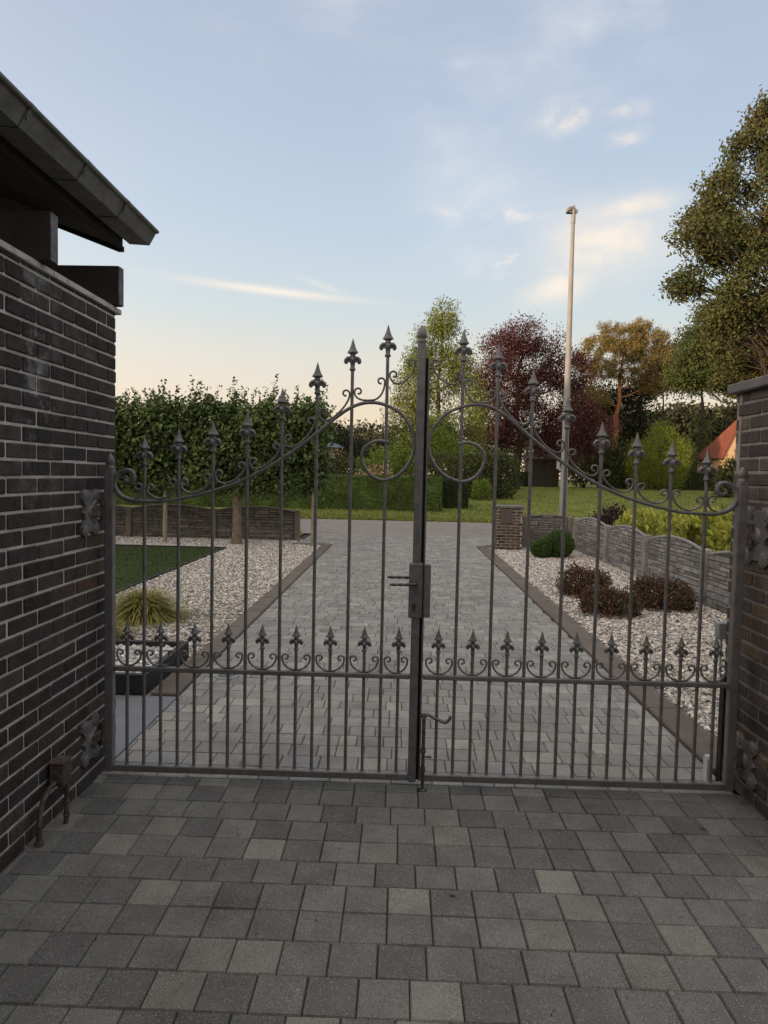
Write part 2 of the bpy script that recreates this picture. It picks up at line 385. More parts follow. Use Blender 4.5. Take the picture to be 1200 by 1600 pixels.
def hedge(name, label, x0, x1, y0, y1, z0, z1, leaf, m, n, seed=2, cat='hedge', wav=.04, faces='fbtlr', group=None):
    """clipped hedge: woody inner mass plus a leafy shell on every face"""
    rng = np.random.default_rng(seed); root = empty(name, label, cat, ((x0+x1)/2,(y0+y1)/2,z0), group)
    w, d, h = x1-x0, y1-y0, z1-z0; e = min(.12, d*.2)
    b = MB(); b.box((x0+e,y0+e,z0-.02),(x1-e,y1-e,z1-e)); b.build('branches', m, root)
    A = [w*h, w*h, w*d, d*h, d*h]; tot = sum(A); Ps = []; Ns = []
    for i, a in enumerate(A):
        k = int(n*a/tot); u, v = rng.random(k), rng.random(k); dep = np.abs(rng.normal(size=k))*.07
        if i == 0: p = np.stack([x0+u*w, y0+dep, z0+v*h],1); nn=(0,-1,0)
        if i == 1: p = np.stack([x0+u*w, y1-dep, z0+v*h],1); nn=(0,1,0)
        if i == 2: p = np.stack([x0+u*w, y0+v*d, z1-dep],1); nn=(0,0,1)
        if i == 3: p = np.stack([x0+dep, y0+u*d, z0+v*h],1); nn=(-1,0,0)
        if i == 4: p = np.stack([x1-dep, y0+u*d, z0+v*h],1); nn=(1,0,0)
        q = np.array([noise.noise((a_[0]*.9, a_[1]*.9+seed, a_[2]*1.3)) for a_ in p])
        p = p+np.array(nn)*q[:,None]*wav; Ps.append(p); Ns.append(np.tile(nn,(k,1)))
    P = np.concatenate(Ps); Nn = np.concatenate(Ns)
    V, F = leaf_geo(P, leaf, out=Nn*.7, rng=rng, jit=.8); npmesh('foliage', V, F, m, root)
    return root

# ------------------------------------------------------------------ brickwork
def bricks(mb, o, u, v, nrm, W, H, course, length, joint, tones, bm=0, mm=1, depth=.006, rng=random, start=0., backing=.05, bev=.004, wear=None):
    """a face of running-bond bricks from corner o along u (width) and v (height); mortar slab behind"""
    o, u, v, nrm = map(Vector, (o,u,v,nrm))
    mb.cur = mm; mb.col = (1,1,.999)
    mb.obox(o+u*(W/2)+v*(H/2)-nrm*(depth+backing/2), u, nrm, v, W/2-.001, backing/2, H/2-.001)
    mb.cur = bm; rows = int(math.ceil(H/course-1e-6))
    for r in range(rows):
        z0 = r*course+joint*.5; z1 = min((r+1)*course-joint*.5, H)
        if z1-z0 < .01: continue
        x = -(length*.5 if r % 2 else 0)-start
        while x < W:
            a = max(x+joint*.5, 0); b = min(x+length-joint*.5, W); x += length
            if b-a < .012: continue
            t = rng.choice(tones); k = rng.uniform(.78,1.22)
            mb.col = tuple(min(1,c*k) for c in t)
            if wear:
                w = wear((a+b)/2, (z0+z1)/2)
                if w: mb.col = w
            d = depth+rng.uniform(-.002,.003); j = lambda: rng.uniform(-.0015,.0015)
            hh = (depth+.02)
            mb.obox(o+u*((a+b)/2+j())+v*((z0+z1)/2+j())+nrm*(d-depth-hh/2+.0), u, v, nrm, (b-a)/2, (z1-z0)/2, hh/2, bev)
    mb.col = (1,1,1)
# ================================================================== GROUND
def pavers(mb, x0, x1, y0, y1, row, widths, tones, y_off=0., skew=0.):
    y = y0; r = 0
    while y < y1-1e-4:
        yb = min(y+row, y1); x = x0-random.choice((.02,.055,.083,.11,.14))
        while x < x1-1e-4:
            w = random.choice(widths); a = max(x, x0); b = min(x+w, x1); x += w
            if b-a < .02: continue
            t = random.choices(tones[0], tones[1])[0]; k = random.uniform(.86,1.14)
            mb.col = tuple(c*k for c in t)
            g = .0016; bv = .004; zt = random.uniform(-.001,.001); tx, ty = random.uniform(-.0012,.0012), random.uniform(-.0012,.0012)
            def Z(i,j): return zt+tx*i+ty*j
            X0,X1,Y0,Y1 = a+g, b-g, y+g, yb-g
            T = [(X0+bv,Y0+bv,Z(-1,-1)),(X1-bv,Y0+bv,Z(1,-1)),(X1-bv,Y1-bv,Z(1,1)),(X0+bv,Y1-bv,Z(-1,1))]
            E = [(X0,Y0,-.006),(X1,Y0,-.006),(X1,Y1,-.006),(X0,Y1,-.006)]
            B = [(X0,Y0,-.03),(X1,Y0,-.03),(X1,Y1,-.03),(X0,Y1,-.03)]
            mb.add(T+E+B, [(0,1,2,3)]+[(4+i,4+(i+1)%4,(i+1)%4,i) for i in range(4)]+[(8+i,8+(i+1)%4,4+(i+1)%4,4+i) for i in range(4)])
        y = yb; r += 1
    mb.col = (1,1,1)
TONES = ([(.148,.147,.141),(.195,.191,.173),(.112,.111,.111),(.133,.132,.128)], [4,1.6,2.6,3])  # foreground paving; the shade lying there is put into these darker tones
TONES2 = ([(.235,.23,.217),(.262,.255,.235),(.20,.20,.203),(.22,.216,.207)], [4,1.5,1.6,3])
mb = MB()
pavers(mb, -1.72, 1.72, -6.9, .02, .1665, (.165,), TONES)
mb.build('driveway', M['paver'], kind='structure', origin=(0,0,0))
mb = MB()
pavers(mb, -1.695, 1.68, .02, 12.45, .165, (.11,.165,.165,.22), TONES2)
pavers(mb, -2.5, 2.5, 12.45, 15.4, .165, (.11,.165,.165,.22), TONES2)
mb.build('driveway', M['paver'], kind='structure', origin=(0,6,0))
def sheet(name, x0, x1, y0, y1, z, m, nx=1, ny=1, zf=None, kind='structure', **k):
    X = np.linspace(x0,x1,nx+1); Y = np.linspace(y0,y1,ny+1)
    V = [(a,b,(zf(a,b) if zf else z)) for b in Y for a in X]
    F = [(j*(nx+1)+i, j*(nx+1)+i+1, (j+1)*(nx+1)+i+1, (j+1)*(nx+1)+i) for j in range(ny) for i in range(nx)]
    return npmesh(name, V, F, m, kind=kind, origin=((x0+x1)/2,(y0+y1)/2,0), smooth=bool(zf), **k)
# one ground sheet to the horizon
gy = np.concatenate([np.linspace(-60,20,9), np.linspace(24,100,60), np.linspace(120,700,12)])
gx = np.linspace(-420,420,43)
V = [(a,b,ground_z(b)-.055) for b in gy for a in gx]; nx_ = len(gx)
F = [(j*nx_+i, j*nx_+i+1, (j+1)*nx_+i+1, (j+1)*nx_+i) for j in range(len(gy)-1) for i in range(nx_-1)]
npmesh('ground', V, F, M['soil'], kind='structure', smooth=True, origin=(0,0,0))
sheet('sand_bed', -2.6, 2.6, -7, 15.4, -.022, M['joint'])
sheet('road', -90, 90, 15.4, 21.6, 0, M['asphalt'], 30, 6, zf=lambda x,y: -.012-.00002*x*x)
# lawn beyond the road
gy = np.concatenate([np.linspace(21.6,75,70), np.linspace(80,160,10)]); gx = np.linspace(-80,90,69); nx_ = len(gx)
V = [(a,b,ground_z(b)-.008+.03*noise.noise((a*.3,b*.3,0))*sstep(21.6,24,b)) for b in gy for a in gx]
F = [(j*nx_+i, j*nx_+i+1, (j+1)*nx_+i+1, (j+1)*nx_+i) for j in range(len(gy)-1) for i in range(nx_-1)]
npmesh('lawn', V, F, M['lawn_base'], kind='structure', smooth=True, origin=(0,40,0))
def blades(name, N, xf, yf, h, m, w=.012, rng=RNG, **k):
    x = xf(rng.random(N)); y = yf(rng.random(N)); z = np.array([ground_z(b) for b in y])-.01
    a = rng.random(N)*2*PI; hh = h*(.5+rng.random(N)); lean = rng.normal(size=(N,2))*.35
    B = np.stack([x,y,z],1); s = np.stack([np.cos(a),np.sin(a),np.zeros(N)],1)*w*(.6+.8*rng.random((N,1)))
    T = B+np.stack([lean[:,0]*hh, lean[:,1]*hh, hh],1)
    V = np.stack([B-s, B+s, T],1).reshape(-1,3)
    return npmesh(name, V, np.arange(3*N).reshape(N,3), m, **k)
blades('lawn_grass', 90000, lambda r: -7+31*r, lambda r: 21.55+36*r**2.0, .07, M['blade'], .022, label='short mown green grass of the lawn across the road', cat='grass', kind='stuff')
# verge strip on the near side of the road, outside the drive
for a, b in ((-60,-2.75),(2.75,60)):
    sheet('verge', a, b, 13.55, 15.4, -.004, M['lawn_base'], 40, 3)
blades('verge_grass', 16000, lambda r: np.where(r<.5, -9.5+13.4*r, 2.8+13*(r-.5)), lambda r: 13.6+1.75*r, .07, M['blade'], .014, label='short rough grass between garden wall and road', cat='grass', kind='stuff')

# gravel gardens
sheet('gravel_garden', -12, -1.9, 1.33, 13.55, -.012, M['gravel_bed'])
sheet('gravel_garden', 1.93, 4.0, .3, 13.55, -.012, M['gravel_bed'])
def stones(name, x, y, z, size, m, pal, rng=RNG, flat=.7, **k):
    n = len(x); base = np.array([(1,0,0),(-1,0,0),(0,1,0),(0,-1,0),(0,0,1),(0,0,-1)], float)
    R = size*(.55+.9*rng.random((n,1,1))); V = base[None]*(.55+.9*rng.random((n,6,1)))*R
    V += rng.normal(size=(n,6,3))*R*.22
    q = unit(rng.normal(size=(n,4))); w,i,j,l = q.T
    Rm = np.stack([np.stack([1-2*(j*j+l*l),2*(i*j-l*w),2*(i*l+j*w)],-1), np.stack([2*(i*j+l*w),1-2*(i*i+l*l),2*(j*l-i*w)],-1), np.stack([2*(i*l-j*w),2*(j*l+i*w),1-2*(i*i+j*j)],-1)],1)
    V = np.einsum('nij,nkj->nki', Rm, V); V[:,:,2] *= flat
    V += np.stack([x,y,z],1)[:,None,:]
    fb = np.array([(0,2,4),(2,1,4),(1,3,4),(3,0,4),(2,0,5),(1,2,5),(3,1,5),(0,3,5)])
    F = (np.arange(n)[:,None,None]*6+fb[None]).reshape(-1,3)
    pal = np.array(pal); c = np.repeat(pal[rng.integers(0,len(pal),n)]*(.8+.4*rng.random((n,1))), 6, 0)
    return npmesh(name, V.reshape(-1,3), F, m, col=c, **k)
PAL = [(.50,.48,.45),(.63,.61,.58),(.46,.40,.345),(.37,.32,.28),(.30,.29,.28),(.55,.49,.42),(.20,.19,.18)]
def gx_left(n):
    x = -7.6+5.7*RNG.random(n); y = 1.35+12.1*RNG.random(n)
    keep = ~((x < -3.83) & (y > 2) & (y < 11.08)) & ~((x<-1.9)&(x>-3.3)&(y<2.42)) & ~((x>-2.6)&(y>12.2))
    return x[keep], y[keep]
x, y = gx_left(80000); stones('gravel', x, y, np.full(len(x), -.003)+.006*RNG.random(len(x)), .0165, M['pebble'], PAL, label='pale crushed gravel covering the bed left of the driveway', cat='gravel', kind='stuff')
x = 1.95+2.0*RNG.random(46000); y = .3+13.1*RNG.random(46000)**1.25
k_ = ~((x<2.62)&(y>12.1)); x, y = x[k_], y[k_]
stones('gravel', x, y, np.full(len(x), -.003)+.006*RNG.random(len(x)), .0165, M['pebble'], PAL, label='pale crushed gravel covering the bed right of the driveway', cat='gravel', kind='stuff')
for i, (wx, wy) in enumerate(((.13,-.95),(1.35,-.36))):
    r_ = np.random.default_rng(300+i); n = 26
    leaves('weed', np.stack([wx+.010*r_.normal(size=n), wy+.005*r_.normal(size=n), .003+.004*r_.random(n)],1), .008, M['l_hedge'], rng=r_, up=.5, kind='stuff',
        label=('tiny green weed in a paving joint in front of the drop bolt','tiny green weed in a paving joint close to the brick pier')[i], cat='weed')
r_ = np.random.default_rng(310); n = 70
leaves('fallen_leaves', np.stack([2.1+1.7*r_.random(n), 2.5+6.5*r_.random(n), .014+.006*r_.random(n)],1), .045, M['l_azalea'], rng=r_, up=0, aspect=.6, kind='stuff', label='dry brown leaves scattered over the gravel around the azaleas', cat='fallen leaves')
r_ = np.random.default_rng(311); n = 90
leaves('litter', np.stack([-1.6+3.2*r_.random(n), -2.0+2.0*r_.random(n), .004+.002*r_.random(n)],1), .009, M['l_azalea_core'], rng=r_, up=0, aspect=.5, kind='stuff', label='tiny dark crumbs lying on the foreground paving', cat='litter')
# artificial lawn with its dark edging
sheet('turf', -12, -3.87, 2.0, 11.05, .006, M['turf_base'])
blades('turf_grass', 60000, lambda r: -8.2+4.33*r, lambda r: 4+7.05*r, .028, M['turf'], .010, label='dark green fine lawn in the garden left of the gravel', cat='grass', kind='stuff')
mb = MB(); mb.box((-3.87,2.0,-.03),(-3.83,11.09,.03)); mb.box((-12,11.05,-.03),(-3.872,11.09,.03))
mb.build('lawn_edging', M['planter'], kind='structure')
# fallen leaf litter
def kerb_run(pts):
    mb = MB()
    for (a, b, w) in pts:
        a, b = Vector((*a,0)), Vector((*b,0)); L_ = (b-a).length; n = max(1, round(L_)); d = (b-a)/n; u = d.normalized(); p = Vector((u.y,-u.x,0))
        for i in range(n):
            c = a+d*(i+.5); mb.obox((c.x,c.y,-.045+random.uniform(-.001,.001)), u, p, (0,0,1), d.length/2-.003, w/2, .065, .008)
    return mb.build('kerb', M['kerb'], kind='structure')
kerb_run([((-1.80,2.42),(-1.80,12.2),.2),((-1.80,1.34),(-1.80,2.41),.2),((-1.72,12.32),(-2.62,12.32),.18)])
kerb_run([((1.80,.30),(1.80,12.75),.22),((1.93,12.85),(2.3,12.85),.18)])
mb = MB(); mb.box((-2.7,.22,-.04),(-1.70,1.325,.001), .004); mb.build('stone_slab', M['bluestone'], kind='structure')

# ================================================================== GATE
GY = 0.0
FOOT_Z = .035
def spear(mb, x, z_tip, k=1.0):
    """concave arrow head over a drooping fleur; returns the height where the bar ends"""
    H = .165*k; z = z_tip-H
    mb.lathe((x,GY,z), [(.0105*k,0),(.0150*k,.003*k),(.0165*k,.009*k),(.0135*k,.014*k),(.0110*k,.020*k),(.0125*k,.036*k),(.0160*k,.052*k),(.0150*k,.062*k),(.0105*k,.070*k)], 10)
    mb.lathe((x,GY,z+.069*k), [(.0105*k,0),(.0150*k,.004*k),(.0150*k,.009*k),(.0115*k,.014*k)], 10)
    mb.lathe((x,GY,z+.082*k), [(.0115*k,0),(.0285*k,.010*k),(.0275*k,.014*k),(.0190*k,.026*k),(.0120*k,.044*k),(.0065*k,.064*k),(.001,.083*k)], 4, smooth=False)
    for s in (-1,1):
        P = [(.004,.056),(.014,.066),(.026,.066),(.035,.057),(.038,.047),(.035,.040),(.029,.040),(.027,.045)]
        mb.tube([(x+s*a*k,GY,z+b*k) for a,b in P], [.008*k,.0095*k,.0095*k,.009*k,.008*k,.0065*k,.0055*k,.004*k], 7, flat=1.25)
        mb.obox((x+s*.017*k,GY,z+.054*k),(1,0,0),(0,1,0),(0,0,1),.012*k,.0045*k,.010*k,.003*k)
    for s in (-1,1):
        mb.tube([(x,GY+s*a*k,z+b*k) for a,b in ((.006,.060),(.018,.064),(.026,.056),(.028,.045),(.022,.040))], [.007*k,.009*k,.0085*k,.007*k,.004*k], 7)
    return z
def smooth_path(P, n=6):
    """Catmull-Rom through the points"""
    P = [np.array(p,float) for p in P]; Q = [2*P[0]-P[1]]+P+[2*P[-1]-P[-2]]; out = []
    for i in range(1, len(Q)-2):
        p0,p1,p2,p3 = Q[i-1],Q[i],Q[i+1],Q[i+2]
        for t in np.linspace(0,1,n,endpoint=False):
            out.append(.5*((2*p1)+(p2-p0)*t+(2*p0-5*p1+4*p2-p3)*t*t+(3*p1-p0-3*p2+p3)*t**3))
    out.append(P[-1]); return [(a[0],GY,a[1]) for a in out]
RAIL = [(-1.540,1.602),(-1.548,1.588),(-1.538,1.574),(-1.518,1.575),(-1.502,1.594),(-1.512,1.625),(-1.543,1.632),(-1.584,1.615),(-1.604,1.574),(-1.597,1.534),(-1.567,1.498),(-1.516,1.479),(-1.462,1.474),(-1.354,1.477),(-1.277,1.488),(-1.096,1.532),(-.916,1.602),(-.738,1.704),(-.554,1.841),(-.453,1.926),(-.371,1.982),(-.29,2.006),(-.207,1.998),(-.124,1.957),(-.068,1.885),(-.047,1.82),(-.049,1.763),(-.07,1.705),(-.122,1.642),(-.199,1.611),(-.266,1.634),(-.308,1.691),(-.314,1.749),(-.285,1.79),(-.236,1.811),(-.178,1.806)]
def rail_z(x):
    R = [p for p in RAIL[12:23]]
    for (a,b),(c,d) in zip(R, R[1:]):
        if a <= x <= c: return b+(d-b)*(x-a)/(c-a)
    return RAIL[12][1] if x < R[0][0] else R[-1][1]
def curl(cx, cz, r, side):
    """end curl from the outer arm (beside the bar) inwards over the top"""
    out = []
    for t in np.linspace(0,1,11):
        a = PI-t*PI*1.62; rr = r*(1-.5*t)
        out.append((cx+side*rr*math.cos(a), cz+rr*math.sin(a)))
    return out
def uscroll(xa, za, xb, zb, low, r=.023):
    """round-bellied U between two bars: end curls beside the bars, belly on the rail (low(x) gives its height)"""
    g = r*.42; left = curl(xa+r+g, za, r, 1); right = curl(xb-r-g, zb, r, -1)
    xl, xr = xa+g, xb-g; xm = (xl+xr)/2; a = (xr-xl)/2; P = left[::-1]
    for t in (-.985,-.93,-.82,-.62,-.35,0,.35,.62,.82,.93,.985):
        x = xm+a*t; b = (za-low(xl))*(1-t)/2+(zb-low(xr))*(1+t)/2
        P.append((x, low(x)+max(b,.02)*.97*(1-math.sqrt(1-t*t))))
    P += right
    return smooth_path(P, 3)
TIPS_L = [1.823,1.859,1.899,1.949,2.073,2.207,2.330,2.403]
CURLS = [(None,1.547,1.544),(None,1.574,1.575),(None,1.604,1.626),(None,1.668,1.692),(None,1.771,1.815),(None,1.905,1.955),(None,2.050,2.061),(None,2.115,2.145)]
RZ, RT = .575, .600          # middle rail bottom and top
def gate_leaf(sgn, label):
    fx = lambda x: x if sgn < 0 else -x          # the drawing is of the leaf on the negative side
    root = empty('gate_leaf', label, 'gate', (sgn*1.628, GY, FOOT_Z), 'wrought iron gate leaves')
    def mirror(mb):
        if sgn > 0:
            mb.v = [(-a,b,c) for a,b,c in mb.v]; mb.f = [f[::-1] for f in mb.f]
        return mb
    I = M['iron']
    # outer hinge post
    mb = MB(); mb.box((-1.650,-.022,FOOT_Z),(-1.606,.022,1.64), .004)
    post = mirror(mb).build('hinge_post', I, root)
    mb = MB(); mb.lathe((-1.628,0,1.637), [(.022,0),(.026,.006),(.022,.014),(.016,.018),(.021,.026),(.024,.038),(.022,.052),(.015,.068),(.005,.078),(.002,.080)], 12)
    f = mirror(mb).build('acorn_finial', I, root)
    # rails
    xin = -.041 if sgn < 0 else -.0245
    mb = MB(); mb.box((-1.605,-.019,FOOT_Z+.001),(xin-.001,.019,FOOT_Z+.037), .004); mirror(mb).build('bottom_rail', I, root)
    mb = MB(); mb.box((-1.605,-.016,RZ),(xin-.001,.016,RT), .004); mirror(mb).build('middle_rail', I, root)
    mb = MB(); P = smooth_path([(a+(.020*(a+.2)/.153 if sgn > 0 and a > -.2 else 0), b) for a,b in RAIL], 5); n = len(P)
    rs = [(.0065+.0055*min(1,i/18) if i < 62 else .0092) for i in range(n)]
    mb.tube(P, rs, 8, flat=1.2); mirror(mb).build('scroll_rail', I, root)
    # bars
    X = [-1.625+.0895*i for i in range(1,18)]
    barmesh = {}
    for i, x in enumerate(X, 1):
        mb = MB()
        if i % 2 == 0:
            tip = TIPS_L[i//2-1]-(0 if sgn < 0 else .017)
            fb = MB(); zb = spear(fb, x, tip, 1.0)
            mb.tube([(x,0,FOOT_Z+.034),(x,0,zb+.003)], .0088, 10)
            mb.lathe((x,0,FOOT_Z+.034), [(.014,0),(.0125,.004),(.009,.008)], 10)
        else:
            tip = .845; fb = MB(); zb = spear(fb, x, tip, .82)
            mb.tube([(x,0,FOOT_Z+.034),(x,0,zb+.003)], .0086, 10)
            mb.lathe((x,0,FOOT_Z+.034), [(.014,0),(.0125,.004),(.009,.008)], 10)
        b = mirror(mb).build('long_bar' if i % 2 == 0 else 'short_bar', I, root)
        mirror(fb).build('spear_finial', I, b)
    # lower scrolls sitting on the middle rail
    ends = [-1.606]+[X[i] for i in range(1,17,2)]+[xin]
    for a, b in zip(ends, ends[1:]):
        mb = MB(); mb.tube(uscroll(a+.008, .672, b-.008, .672, lambda x: RT+.004, .0185), .0052, 6, flat=1.5); mirror(mb).build('lower_scroll', I, root)
    # upper scrolls riding on the scroll rail
    xs = [X[i] for i in range(1,17,2)]
    for k in range(7):
        mb = MB(); mb.tube(uscroll(xs[k]+.004, CURLS[k][2], xs[k+1]-.004, CURLS[k+1][1], lambda x: rail_z(x)+.013, .020), .0054, 6, flat=1.5)
        mirror(mb).build('upper_scroll', I, root)
    mb = MB(); lx = lambda x: 2.096+ .9*max(0,(x+.125))*1.2
    mb.tube(uscroll(xs[7]+.004, 2.150, xin-.004, 2.212, lambda x: 2.096+.45*max(0, x+.15), .020), .0054, 6, flat=1.5); mirror(mb).build('upper_scroll', I, root)
    mb = MB(); P = smooth_path(curl(xs[0]-.035, 1.547, .022, -1)[::-1]+[(xs[0]-.014,1.520),(xs[0]-.03,1.497),(xs[0]-.055,1.487)], 4)
    mb.tube(P, .0054, 6, flat=1.5); mirror(mb).build('upper_scroll', I, root)
    return root
def ball(mb, c, s=1.):
    mb.lathe(c, [(.023*s,0),(.027*s,.006),(.022*s,.014),(.017*s,.019),(.023*s,.027),(.0265*s,.040),(.024*s,.056),(.016*s,.074),(.005,.088),(.002,.090)], 12)
gl = gate_leaf(-1, 'grey wrought iron gate leaf that carries the lock box and lever handle')
gr = gate_leaf(1, 'grey wrought iron gate leaf with the drop bolt at its meeting edge')
I = M['iron']
mb = MB(); mb.box((-.041,-.022,FOOT_Z-.005),(.001,.022,2.315), .004); mb.build('meeting_post', I, gl)
mb = MB(); ball(mb, (-.020,0,2.312)); mb.build('acorn_finial', I, gl)
mb = MB(); mb.box((.0012,.004,FOOT_Z),(.0145,.020,2.24)); mb.build('stop_strip', M['iron_dark'], gl)
mb = MB(); mb.box((.0150,-.012,FOOT_Z),(.0240,.030,2.235), .002); mb.build('meeting_post', I, gr)
# lock box with twin twisted levers and a key cylinder
mb = MB(); mb.box((-.058,-.030,.902),(.012,.026,1.185), .004); lb = mb.build('lock_box', I, gl)
mb = MB()
for (yy, zz, l_, c0) in ((-.085,1.088,.148,-.022),):
    mb.lathe((-.022,-.0,0), [(.001,0),(.001,.001)], 4)
mb = MB()
mb.tube([(-.022,-.028,1.083),(-.022,-.062,1.083)], .009, 10)
P = [(-.022-.135*t, -.066-.004*math.sin(PI*t), 1.083-.004*t) for t in np.linspace(0,1,14)]
mb.tube(P, [.008+.0022*math.sin(i*1.9) for i in range(14)], 6)
mb.build('handle', M['steel'], lb)
mb = MB(); mb.tube([(-.022,.026,1.095),(-.022,.062,1.095)], .009, 10)
P = [(-.022-.150*t, .066, 1.098) for t in np.linspace(0,1,14)]
mb.tube(P, [.008+.0022*math.sin(i*1.9) for i in range(14)], 6); mb.build('handle', M['steel'], lb)
mb = MB(); mb.tube([(-.030,-.034,.968),(-.030,-.028,.968)], .012, 12); mb.box((-.036,-.0345,.938),(-.024,-.0302,.962), .001); mb.build('key_cylinder', M['steel'], lb)
mb = MB(); mb.box((.0185,-.028,.905),(.054,-.002,1.182), .004); mb.build('lock_keeper', I, gr)
# drop bolt with its cranked handle
mb = MB(); mb.tube([(.036,-.038,.035),(.036,-.038,.395)], .0095, 10)
for z in (.10,.20,.385): mb.box((.022,-.050,z),(.050,-.001,z+.010), .002)
mb.tube([(.036,-.038,-.0),(.036,-.038,.04)], .007, 8)
db = mb.build('drop_bolt', M['rust'], gr)
mb = MB(); mb.tube(smooth_path([(.034,.378),(.038,.397),(.055,.402),(.09,.385),(.135,.366),(.152,.366),(.166,.380),(.174,.396)],4), [.0085]*29, 8)
mb.v = [(a,b-.045,c) for a,b,c in mb.v]; mb.build('crank_handle', I, db)
mb = MB(); mb.tube([(.045,-.05,.18),(.075,-.05,.183)], .006, 6); mb.tube([(.072,-.05,.183),(.072,-.05,.178)], .009, 8); mb.build('stop_peg', M['steel'], db)
mb = MB(); mb.lathe((.036,-.040,0), [(.026,-.004),(.026,.004),(.021,.009),(.013,.010)], 14)
mb.build('bolt_socket', M['steel'], label='round metal floor socket set in the paving under the drop bolt', cat='bolt socket')

# hinges: ornate cast wall brackets
def dome(mb, c, s, r, h, n=12):
    """low round boss standing on a wall face, along x"""
    V = []; F = []
    for k, (q, d) in enumerate(((1,0),(.95,.35),(.75,.7),(.4,.93),(.08,1))):
        for i in range(n): V.append((c[0]+s*h*d, c[1]+r*q*math.cos(2*PI*i/n)*s, c[2]+r*q*math.sin(2*PI*i/n)))
    for k in range(4):
        for i in range(n): F.append((k*n+i, k*n+(i+1)%n, (k+1)*n+(i+1)%n, (k+1)*n+i))
    F.append(tuple(range(4*n,5*n))); o = mb.smooth; mb.smooth = True; mb.add(V, F); mb.smooth = o
def hinge(x, s, y0, y1, z0, z1, owner):
    mb = MB(); cy = (y0+y1)/2; cz = (z0+z1)/2; w = (y1-y0)/2; h = (z1-z0)/2
    # waisted plate with lobed corners
    half = [(0,-.86),(.22,-.80),(.40,-.98),(.72,-1.0),(.95,-.86),(.98,-.62),(.80,-.46),(.62,-.30),(.66,-.12),(.84,0)]
    q = half+[(a,-b) for a,b in half[::-1][1:]]; out = q+[(-a,b) for a,b in q[::-1][1:-1]]
    poly = [(cy+a*w, cz+b*h) for a,b in out]
    mb.prism(poly if s > 0 else poly[::-1], 0, x-.006*s, x+.014*s)
    root = mb.build('hinge_bracket', M['iron'], owner)
    b = MB()
    for a in (-1,1):
        for e in (-1,1): dome(b, (x+s*.0135, cy+a*w*.62, cz+e*h*.74), s, w*.27, .007)
    dome(b, (x+s*.0135, cy, cz), s, w*.36, .013)
    for e in (-1,1):
        b.tube([(x+s*.015, cy+w*.5*math.sin(t*2.6)*.8, cz+e*h*(.25+.45*t)) for t in np.linspace(0,1,8)], [.006,.007,.008,.008,.008,.007,.006,.005], 6)
    b.build('cast_ornament', M['iron'], root)
    yk = -.03; b = MB(); b.tube([(x+s*.034, yk, cz-.06),(x+s*.034, yk, cz+.06)], .015, 10); b.obox((x+s*.026, (cy+yk)/2, cz), (1,0,0),(0,1,0),(0,0,1), .007, abs(cy-yk)/2+.015, .024, .003)
    b.build('knuckle', M['rust'], root)
    return root

# ================================================================== CARPORT with the tall brick wall
BT = [(.050,.040,.036),(.058,.046,.042),(.042,.034,.032),(.064,.050,.045),(.048,.041,.040)]
cp = empty('carport', 'dark brick carport wall with pale capping, black joists and grey gutter', 'carport', (-1.686,.21,0))
WX = -1.686; YE = .212; YB = -6.8; WTOP = 2.485
mb = MB()
def wear(u, v):
    y = YE-u if False else None
    return None
stain = [(.30,.10,.07)]
def wear_l(u, v):       # u runs from the back end to the gate end
    y = YB+u
    if -.16 < y < .05 and (1.0 < v < 1.30 or .30 < v < .45) and random.random() < .6: return random.choice([(.085,.05,.035),(.10,.06,.042),(.09,.07,.055)])
    return None
bricks(mb, (WX,YB,0), (0,1,0), (0,0,1), (1,0,0), YE-YB, WTOP, .0725, .236, .0125, BT, wear=wear_l, start=.06)
bricks(mb, (WX-.011,YE,0), (-1,0,0), (0,0,1), (0,1,0), .30, WTOP, .0725, .236, .0125, BT, start=.06)
mb.cur = 1; mb.col = (1,1,.999); mb.box((WX-.32,YB+.001,0),(WX-.058,YE-.06,WTOP-.001)); mb.col=(1,1,1)
mb.build('brick_wall', [M['brick_bloom'], M['mortar']], cp)
mb = MB(); mb.box((WX-.34,YB,WTOP),(WX+.014,YE+.045,WTOP+.028), .003); mb.build('wall_capping', M['capping'], cp)
for i, ye in enumerate((.20,-.56,-1.32,-2.08,-2.84,-3.6,-4.36,-5.12)):
    xe = -1.642 if i == 0 else -1.62
    mb = MB(); mb.box((-5.0,ye-.062,WTOP+.030),(xe,ye,WTOP+.235), .004); j = mb.build('joist', M['timber'], cp)
    mb = MB(); mb.box((xe+.0005,ye-.060,WTOP+.032),(xe+.004,ye-.002,WTOP+.233)); mb.build('lit_end_face', M['timber_end'], j)
YR = .40
SL = .37
mb = MB()   # soffit boards run across, roof slab above
n = 44
for i in range(n):
    y0 = YB-.2+(YR-.03-YB+.2)*i/n; y1 = YB-.2+(YR-.03-YB+.2)*(i+1)/n-.006
    mb.prism([(2.893,-1.745),(2.893+SL*3.2,-1.745-3.2),(2.913+SL*3.2,-1.745-3.2),(2.913,-1.745)], 1, y0, y1)
mb.build('soffit', M['soffit'], cp)
mb = MB(); mb.prism([(2.885,-1.74),(2.885,-1.715),(3.03,-1.715),(2.95+SL*3.3,-1.74-3.3),(2.915+SL*3.3,-1.74-3.3),(2.916,-1.74)], 1, YB-.25, YR-.025)
mb.build('roof', M['tile'], cp)
mb = MB(); mb.prism([(2.872,-1.747),(2.872,-1.716),(2.90,-1.716),(3.0+SL*3.3,-1.74-3.3),(2.872+SL*3.3,-1.74-3.3)], 1, YR-.024, YR); mb.build('barge_board', M['timber'], cp)
mb = MB(); mb.prism([(2.60,-2.02),(2.895+SL*.275,-2.02),(2.895+SL*3.2,-4.94),(2.60,-4.94)], 1, .215, .24); mb.build('gable_board', M['timber'], cp)
